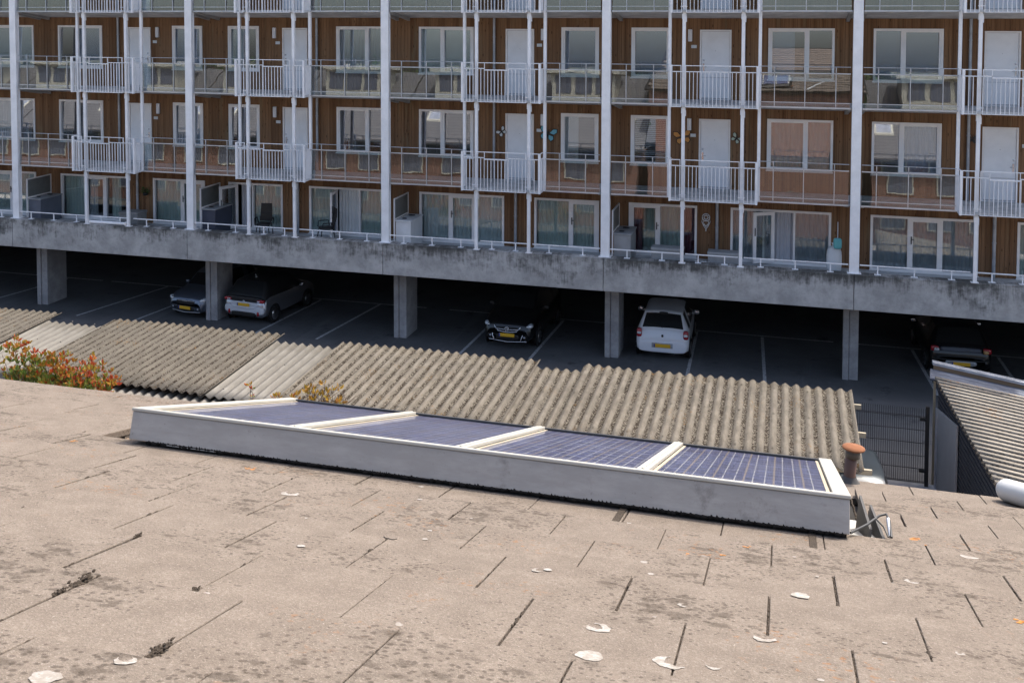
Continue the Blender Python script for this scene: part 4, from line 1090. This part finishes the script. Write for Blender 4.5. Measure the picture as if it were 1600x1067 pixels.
# two bigger cushions of moss
for x, y, s_ in ((-1.367,1.85,.026),(-1.367,1.79,.016),(-1.029,1.60,.024),(-1.029,1.64,.014),(-1.196,2.02,.016),(-1.532,2.32,.012)):
    m = MB()
    for _ in range(110): m.blob(x+random.gauss(0,s_*.22), y+random.gauss(0,s_*.75), at_roof(x, y)+random.uniform(-.004,.004), s_*.11*random.uniform(.5,1.5), s_*.2*random.uniform(.5,1.6), s_*.09*random.uniform(.5,1.5), 1, 6, 4)
    npart('moss_cushion', m, 'moss', rf)
m = MB(); yA, yB = Y0-EX*9, Y0+EX*10
m.hexa([(XA,yA,rz(yA)-.14),(XB,yA,rz(yA)-.14),(XB,yB-.02,rz(yB)-.14),(XA,yB-.02,rz(yB)-.14),(XA,yA,rz(yA)-.075),(XB,yA,rz(yA)-.075),(XB,yB-.02,rz(yB)-.075),(XA,yB-.02,rz(yB)-.075)])
m.hexa([(XA,yA-4,rz(yA)-.14-1.6),(XB,yA-4,rz(yA)-1.74),(XB,yA,rz(yA)-.14),(XA,yA,rz(yA)-.14),(XA,yA-4,rz(yA)-1.6),(XB,yA-4,rz(yA)-1.6),(XB,yA,rz(yA)-.0),(XA,yA,rz(yA)-.0)])
npart('roof_deck', m, 'seal')
m = MB(); m.box(XA+.2, XB-.2, yB-.35, yB-.25, 0, rz(yB)-.15); m.box(XA+.2, XB-.2, -5.4, -5.3, 0, 9.4)
m.box(XA+.2, XA+.3, -5.3, yB-.35, 0, 8.4); m.box(XB-.3, XB-.2, -5.3, yB-.35, 0, 8.4); npart('wall', m, 'brick')
# lichen discs
def at_roof(x, y):  # height on the visible tile surface
    n = math.ceil((y-Y0)/EX - 1e-6); yt = Y0+EX*n; return rz(yt) - ST*(yt-y)
def lichen(x, y, r, mat='lichen', part=1., a0=0, seed=0):
    rn = random.Random(seed); m = MB(); n = 40; vs = []; fs = []
    ring_ = part < .99
    for i in range(n+1):
        t_ = a0 + 2*PI*part*i/n; ro = r*(1+.07*math.sin(3*t_+seed)+.05*math.sin(7*t_+2*seed)+rn.uniform(-.03,.03)); ri = r*rn.uniform(.45,.62) if ring_ else 0
        if ring_: q = min(i, n-i)/n*2; ri = r*(1-.72*min(1,q*2.4)*rn.uniform(.8,1.05)); 
        for rr in (ri, ro):
            X = x+rr*math.cos(t_); Yy = y+rr*math.sin(t_)
            vs.append((X, Yy, at_roof(X, Yy)+.0012))
    for i in range(n): fs.append((2*i, 2*i+1, 2*i+3, 2*i+2))
    m.add(vs, fs); 
    return npart('lichen_patch', m, mat, rf)
LI = [(-1.075,1.375,0.0215,1),(-1.006,1.484,0.0161,0.7),(-0.566,1.963,0.0226,0.62),(-0.357,2.216,0.0227,0.8),(-0.347,2.051,0.0236,1),(-0.197,2.089,0.0282,0.6),(-0.116,2.105,0.0128,0.5),(-0.254,2.441,0.0186,0.55),(-0.256,2.793,0.0199,1),(-0.202,2.829,0.0182,0.6),(0.057,2.925,0.021,1),(-1.022,2.778,0.0237,0.95),(-0.748,2.815,0.0201,0.7),(-1.316,2.41,0.02,0.6),(-0.026,2.321,0.0207,0.55),(-1.607,3.352,0.0272,0.7),(-0.269,3.684,0.0283,1),(0.318,3.297,0.0171,1),(0.373,3.362,0.0176,0.6),(0.547,4.033,0.0256,0.7),(0.612,3.928,0.0278,1),(-0.588,2.671,0.0132,0.6),(-0.565,2.69,0.0095,1),(-0.372,2.798,0.012,0.7),(-0.214,2.572,0.0108,0.6),(-1.452,1.941,0.0093,0.6),(-0.304,4.273,0.0311,0.6),(0.381,2.539,0.0088,0.8)]
LO = [(-1.57,2.224,0.0107),(-0.324,3.273,0.0218),(-1.028,3.666,0.0223),(-1.82,4.081,0.0448),(-1.985,3.778,0.0259),(-0.099,3.493,0.0158),(-0.16,3.348,0.015),(-2.833,3.834,0.0175),(0.5,4.243,0.0378),(0.496,4.028,0.032),(0.576,2.974,0.0257),(-0.251,3.172,0.0117),(-1.403,4.014,0.0251)]
for i, (x, y, r, q) in enumerate(LI): lichen(x, y, r*1.12, 'lichen', min(1, q*1.15), 2.2+.7*math.sin(i*2.3), i)
rs_ = random.Random(11)
for i in range(26): lichen(rs_.uniform(-1.4,.9), rs_.uniform(1.9,3.9), rs_.uniform(.004,.011), 'lichen', 1., 0, 100+i)
for i, (x, y, r) in enumerate(LO):
    for k in range(5): lichen(x+random.gauss(0,r*.5), y+random.gauss(0,r*.5), r*random.uniform(.15,.4), 'olichen', 1., 0, i*7+k)

# ------------------------------------------------------------------ solar panels in one frame
EH = .441                                  # height of the panel plane below the camera
def pz(y, dz=0): return CZ - EH + SR*y + dz
pa_ = thing('solar_panel_array', 'four blue solar panels in one long aluminium framed box on the tiled roof', 'solar panels', (CX-1.19, CY+4.7, pz(4.7)))
PX0, PX1, PY0, PY1 = -2.63, .235, 3.965, 5.50
tilt = math.atan(SR); PL = (PY1-PY0)/math.cos(tilt)
Mp = Matrix.Translation((1.19-0, -4.7, -(pz(4.7)))) @ Matrix.Translation((0, 0, 0))
def apart(nm, m, mat, parent=None, bevel=0):
    """m is written in panel coords: x as roof x, y up the slope line from the near edge, z out of the plane"""
    T = Matrix.Translation((1.19, PY0-4.7, pz(PY0)-pz(4.7))) @ Matrix.Rotation(tilt, 4, 'X')
    m.xf(T); return ob(nm, m, M[mat], parent or pa_, bevel)
m = MB(); m.box(PX0, PX1, 0, .03, -.119, -.004); apart('skirt', m, 'skirt', bevel=.003)
m = MB(); m.box(PX0, PX0+.03, .03, PL, -.112, -.004); m.box(PX1-.03, PX1, .03, PL, -.112, -.004); m.box(PX0, PX1, PL-.03, PL, -.112, -.02); apart('side_skirt', m, 'skirt', bevel=.003)
m = MB(); m.box(PX0-.004, PX1+.004, -.006, .034, -.003, .010); m.box(PX0-.004, PX0+.045, .0345, PL, -.003, .010); m.box(PX1-.055, PX1+.004, .0345, PL, -.003, .010)
apart('frame', m, 'panelwhite', bevel=.003)
m = MB(); m.box(PX0, PX1, PL-.028, PL+.004, -.018, .006); apart('far_rail', m, 'darksteel', bevel=.003)
bars = [-1.898, -1.189, -.485]
for x in bars:
    m = MB(); m.box(x-.022, x+.022, .035, PL-.03, -.002, .011); m.box(x-.004, x+.004, .035, PL-.03, .011, .014); apart('cover_bar', m, 'panelwhite', bevel=.002)
xs_ = [PX0+.046] + [q for x in bars for q in (x-.024, x+.024)] + [PX1-.058]
for i in range(4):
    x0, x1 = xs_[2*i], xs_[2*i+1]
    m = MB(); T = Matrix.Translation((1.19+x0, PY0-4.7, pz(PY0)-pz(4.7))) @ Matrix.Rotation(tilt, 4, 'X')
    m.add([(0,.036,-.006),(x1-x0,.036,-.006),(x1-x0,PL-.031,-.006),(0,PL-.031,-.006)], [(0,1,2,3)])
    m.box(0, x1-x0, .036, PL-.031, -.04, -.0065)
    o = ob('solar_panel', m, M['cells'], pa_); o.matrix_local = T
    m = MB(); e = .013; W_ = x1-x0
    for q in ((0,e,.036,PL-.031),(W_-e,W_,.036,PL-.031)): m.box(q[0], q[1], q[2], q[3], -.0058, -.0035)
    f_ = ob('edge_strip', m, M['cream'], o)
# black seal and moss under the skirt, pale flashing round it
m = MB()
x = PX0+.09
while x < PX1-.02:
    w_ = random.uniform(.01,.03); m.blob(x, .014, -.119+random.uniform(-.003,.002), w_*.7, .016, random.uniform(.006,.013), .9, 7, 5); x += w_*.8
m.box(PX0+.07, PX1-.01, .022, .034, -.15, -.112)
apart('seal', m, 'seal')
def flash(nm, pts, mat, h=.012, parent=None):
    m = MB(); n = len(pts)
    vs = [(x, y, rz(y)+dz) for x, y, dz in pts] + [(x, y, rz(y)+dz+.004) for x, y, dz in pts]
    m.add(vs, [tuple(range(n))[::-1], tuple(range(n, 2*n))] + [(i, (i+1)%n, n+(i+1)%n, n+i) for i in range(n)])
    return npart(nm, m, mat)
flash('flashing', [(-2.70,4.03,-.045),(-2.35,4.03,-.045),(-2.35,4.25,-.045),(-2.70,4.25,-.045)], 'whiteflash')
flash('flashing', [(-2.92,4.05,-.05),(-2.71,4.05,-.05),(-2.71,5.75,-.05),(-2.92,5.75,-.05)], 'timber')
flash('flashing', [(.19,4.03,-.030),(.355,4.03,-.030),(.30,4.55,-.02),(.19,4.55,-.02)], 'whiteflash')
flash('flashing', [(-2.45,3.93,.004),(-2.22,3.93,.004),(-2.2,4.0,.006),(-2.45,4.0,.006)], 'whiteflash')
# bent lead and loose cable at the right corner
for pts in ([(.285,4.35,.0,.11),(.31,4.12,-.02,.035)], [(.325,4.38,-.01,.085),(.352,4.08,-.03,.02)]):
    (xa,ya,za,ha),(xb,yb,zb_,hb) = pts
    m = MB(); m.hexa([(xa-.006,ya,rz(ya)+za-.03),(xa+.006,ya,rz(ya)+za-.03),(xb+.006,yb,rz(yb)+zb_-.03),(xb-.006,yb,rz(yb)+zb_-.03),(xa+.006,ya,rz(ya)+za+ha),(xa+.014,ya,rz(ya)+za+ha),(xb+.012,yb,rz(yb)+zb_+hb),(xb+.002,yb,rz(yb)+zb_+hb)])
    npart('lead_flashing', m, 'lead')
cb_ = thing('loose_cable', 'loose grey cable looping out beside the right corner of the solar panels', 'cable', (CX+.3, CY+4.05, rz(4.05)))
def crel(x, y, dz): return (x-.3, y-4.05, rz(y)+dz-rz(4.05))
m = MB(); m.tube([crel(.24,3.98,.012),crel(.30,4.08,.035),crel(.35,4.18,.062),crel(.375,4.20,.068),crel(.382,4.16,.05),crel(.383,4.08,.0)], .0045, 8); m.tube([crel(.33,4.15,.058),crel(.36,4.12,.03),crel(.372,4.08,.0)], .003, 8)
ob('cable', m, M['darksteel'], cb_)
m = MB(); m.tube([crel(.378,4.17,.055),crel(.380,4.09,.0)], .007, 8); ob('conduit', m, M['zinc'], cb_)
# dark channels that run out from under the box
for x in (-.545, .112):
    m = MB(); m.box(x-.012, x+.012, 3.72, 3.95, 0, .004); vs = m.v; m.v = [(a_, b_, rz(b_)+c_+.018-.089*0) for a_, b_, c_ in vs]
    m.v = [(a_, b_, at_roof(a_, b_)+c_+.001) for a_, b_, c_ in vs]; npart('joint_gap', m, 'moss', rf)

# vent pipe with a rusty cap
vp = thing('vent_pipe', 'brown vent pipe with a rusty round cap at the corner of the panels', 'vent pipe', (CX+.352, CY+6.02, rz(6.02)))
m = MB(); m.lathe((0,0,0), [(.030,-.05),(.030,.155),(.028,.155)], 28); ob('pipe', m, M['brownpipe'], vp)
m = MB(); m.lathe((.006,0,0), [(.030,.128),(.037,.130),(.037,.178),(.035,.178)], 28); cl_ = ob('collar', m, painted('weathered_collar', (.085,.07,.058), .6, .3), vp)
m = MB(); m.lathe((.008,0,0), [(0,.176),(.055,.176),(.058,.180),(.056,.185),(.035,.193),(0,.196)], 32); ob('cap', m, M['rust'], vp)
m = MB(); m.lathe((0,0,0), [(.070,-.02),(.04,.012),(.032,.03)], 24); ob('flashing', m, M['lead'], vp)
vp.rotation_euler = (0, math.radians(3.5), 0)
# plastic pipe at the right
pp = thing('plastic_pipe', 'white plastic pipe lying along the right end of the tiled roof', 'pipe', (CX+1.105, CY+6.0, rz(6.0)+.05))
m = MB(); d = Vector((.55, -1.0, .26)); m.tube([Vector((0,0,0)), d*.5, d*1.6], .056, 24); ob('pipe', m, M['pvc'], pp)
m = MB(); m.blob(0, 0, 0, .057, .057, .057, 1, 20, 12); ob('end_cap', m, M['pvc'], pp)
for k in (.45, 1.3):
    m = MB(); q = d*k; m.box(q.x-.015, q.x+.015, q.y-.015, q.y+.015, q.z-.19, q.z-.03); ob('bracket', m, M['zinc'], pp)

# ------------------------------------------------------------------ shrubs beyond the eave
def shrub(nm, label, base, stems, mats, n, size, spread):
    t_ = thing(nm, label, 'shrub', base); B = Vector(base)
    sm_ = MB(); l1 = MB(); l2 = MB(); rn = random.Random(len(stems)*5+1)
    for x, z, young in stems:
        top = Vector((x, base[1]+rn.uniform(-.25,.25), z)) - B; mid = top*.6 + Vector((rn.uniform(-.15,.15), rn.uniform(-.1,.1), 0))
        sm_.tube([Vector((top.x*.4,0,0)), mid, top], .016, 6, r1=.005)
        for k in range(n):
            f = 1-.9*(k/n)**1.1*min(1., (z-2.2)/1.0)*.75
            c_ = Vector((top.x*(.55+.45*f), top.y*f, top.z - (1-f)*1.35)) + Vector((rn.gauss(0,spread), rn.gauss(0,spread), rn.gauss(0,.05)))
            tgt = l1 if (f > .72 and rn.random() < young) else l2
            leaf_cluster(tgt, c_, .035, 6, size, 1.0, rn)
    ob('stems', sm_, M['twig'], t_); ob('young_leaves', l1, M[mats[0]], t_)
    if l2.v: ob('leaves', l2, M[mats[1]], t_)
shrub('photinia_shrub', 'red and yellow leaved shrub rising beyond the left part of the tiled roof', (10.6, -12.2, 0),
      [(9.40,3.08,.5),(9.62,3.22,.9),(9.80,3.40,.9),(9.98,3.48,.8),(10.15,3.30,.9),(10.36,3.06,.9),(10.1,2.9,.3),(9.9,2.85,.2),(10.62,3.0,1),(10.82,3.08,1),(10.98,3.18,1),(11.05,2.85,.9),(11.2,2.9,1),(11.42,2.95,1),(11.66,3.14,1),(11.78,2.9,.9),(11.95,3.02,1),(12.12,2.76,.9),(12.25,2.66,.8),(9.5,2.6,.1),(9.75,2.6,.1),(10.3,2.65,.2),(10.6,2.6,.3),(11.0,2.6,.2),(11.5,2.6,.3),(11.9,2.6,.3)], ('leaf_top','leaf_low'), 14, .125, .105)
shrub('yellow_shrub', 'low bare twigged shrub with yellow leaves behind the far edge of the panels', (17.0, -12.0, 0),
      [(16.44,2.86,1),(16.85,2.82,1),(17.02,2.98,1),(17.14,3.06,1),(17.3,2.94,1),(17.42,3.05,1),(17.6,2.92,1),(17.75,2.88,1),(16.7,2.74,1),(17.9,2.8,.8)], ('leaf_yellow','leaf_yellow'), 4, .12, .05)
shrub('seedling', 'thin twig with a few red leaves in front of the pale corrugated strip', (15.78, -12.1, 0), [(15.76,2.96,1),(15.84,2.80,1)], ('leaf_top','leaf_yellow'), 2, .10, .02)
# bare twigs of the yellow shrub
m = MB(); rn = random.Random(5)
for i in range(46):
    x = rn.uniform(.1,1.0); m.tube([(x,rn.uniform(-.2,.2),2.3),(x+rn.uniform(-.1,.1),0,2.7),(x+rn.uniform(-.25,.35),rn.uniform(-.1,.1),rn.uniform(2.75,3.08))], .007, 4, r1=.003)
yo = [o for o in COL.objects if o.name == 'yellow_shrub'][0]; ob('bare_twigs', m, M['twig'], yo)

# ------------------------------------------------------------------ the street behind the camera, seen mirrored in the glass
def opposite_house(x, y):
    t_ = thing('terraced_house', 'brick terraced house opposite, mirrored in the glass', 'house', (x, y, 0), 0, 'terraced houses opposite the flats')
    m = MB(); m.box(-3.6, 3.6, -7, 0, 0, 4.8); ob('wall', m, M['brick'], t_)
    def slope(m, x0, x1, ya, yb, dz, th): z = lambda q: 4.9-(q-.35)*.62+dz; m.hexa([(x0,ya,z(ya)-th),(x1,ya,z(ya)-th),(x1,yb,z(yb)-th),(x0,yb,z(yb)-th),(x0,ya,z(ya)),(x1,ya,z(ya)),(x1,yb,z(yb)),(x0,yb,z(yb))])
    m = MB(); slope(m, -3.6, 3.6, .45, -6.6, 0, .2); rf_ = ob('roof', m, M['darktile'], t_)
    m = MB(); m.box(-1.9, 1.9, -5.6, -3.2, 7.6, 9.3); d_ = ob('dormer', m, M['yellowwhite'], t_); m = MB(); m.box(-2.2, 2.2, -5.8, -2.9, 9.3, 9.62); ob('dormer_roof', m, M['yellowwhite'], d_)
    for xx in (-1.15, .05, 1.2):
        m = MB(); m.box(xx-.47, xx+.45, -3.19, -3.16, 8.1, 9.15); ob('dormer_window', m, M['bluegrey'], d_)
    for xx in (-2.2, .2, 2.3):
        for zz in (.9, 3.3):
            m = MB(); m.box(xx-.65, xx+.65, .002, .06, zz, zz+1.4); wf = ob('window', m, M['yellowwhite'], t_)
            m = MB(); m.box(xx-.58, xx+.58, .061, .066, zz+.07, zz+1.33); ob('pane', m, M['bluegrey'], wf)
    m = MB(); m.box(-2.9, -.9, .02, 1.2, 2.5, 2.58); ob('canopy', m, M['yellowwhite'], t_)
    for xx in (-2.6, 2.3):
        m = MB(); slope(m, xx-.5, xx+.5, -1.4, -2.4, .10, .12); ob('skylight', m, M['yellowwhite'], t_)
        m = MB(); slope(m, xx-.38, xx+.38, -1.5, -2.3, .11, .005); ob('skylight_pane', m, M['zinc'], t_)
    return t_
h0 = opposite_house(15.4, -27.5)
for x in (8.1, .8, -6.5, -13.8, -21.1, -28.4, 34.8, 42.1): c_ = copy_tree(h0); c_.location = (x, -27.5, 0)
def tree(x, y, hgt, r, seed):
    rn = random.Random(seed); t_ = thing('street_tree', 'leafy tree standing behind the terraced houses, mirrored in the glass', 'tree', (x, y, 0), 0, 'trees behind the terraced houses')
    m = MB(); m.tube([(0,0,0),(.1,0,hgt*.4),(0,.1,hgt*.75)], .25, 9, r1=.08)
    for k in range(5): a_ = k*1.3; m.tube([(.1,0,hgt*(.35+.07*k)),(r*.6*math.cos(a_),r*.6*math.sin(a_),hgt*(.6+.06*k))], .09, 6, r1=.03)
    ob('trunk', m, M['bark'], t_)
    m = MB()
    for _ in range(46):
        d = Vector((rn.gauss(0,1), rn.gauss(0,1), rn.gauss(0,.8))).normalized()*r*rn.uniform(.3,1)
        leaf_cluster(m, (d.x, d.y, hgt*.68+d.z*.9), r*.28, 34, .36, .3, rn)
    ob('crown', m, M['leaf_green'], t_)
    return t_
t0 = tree(-16, -46, 10.2, 3.2, 3)
for x, y, s_ in ((-30,-48,1.0),(-5,-52,1.05),(14,-50,1.0),(22,-46,.85),(33,-49,1.0),(41,-45,1.1)):
    c_ = copy_tree(t0); c_.location = (x, y, 0); c_.scale = (s_, s_, s_); c_.rotation_euler = (0, 0, x)
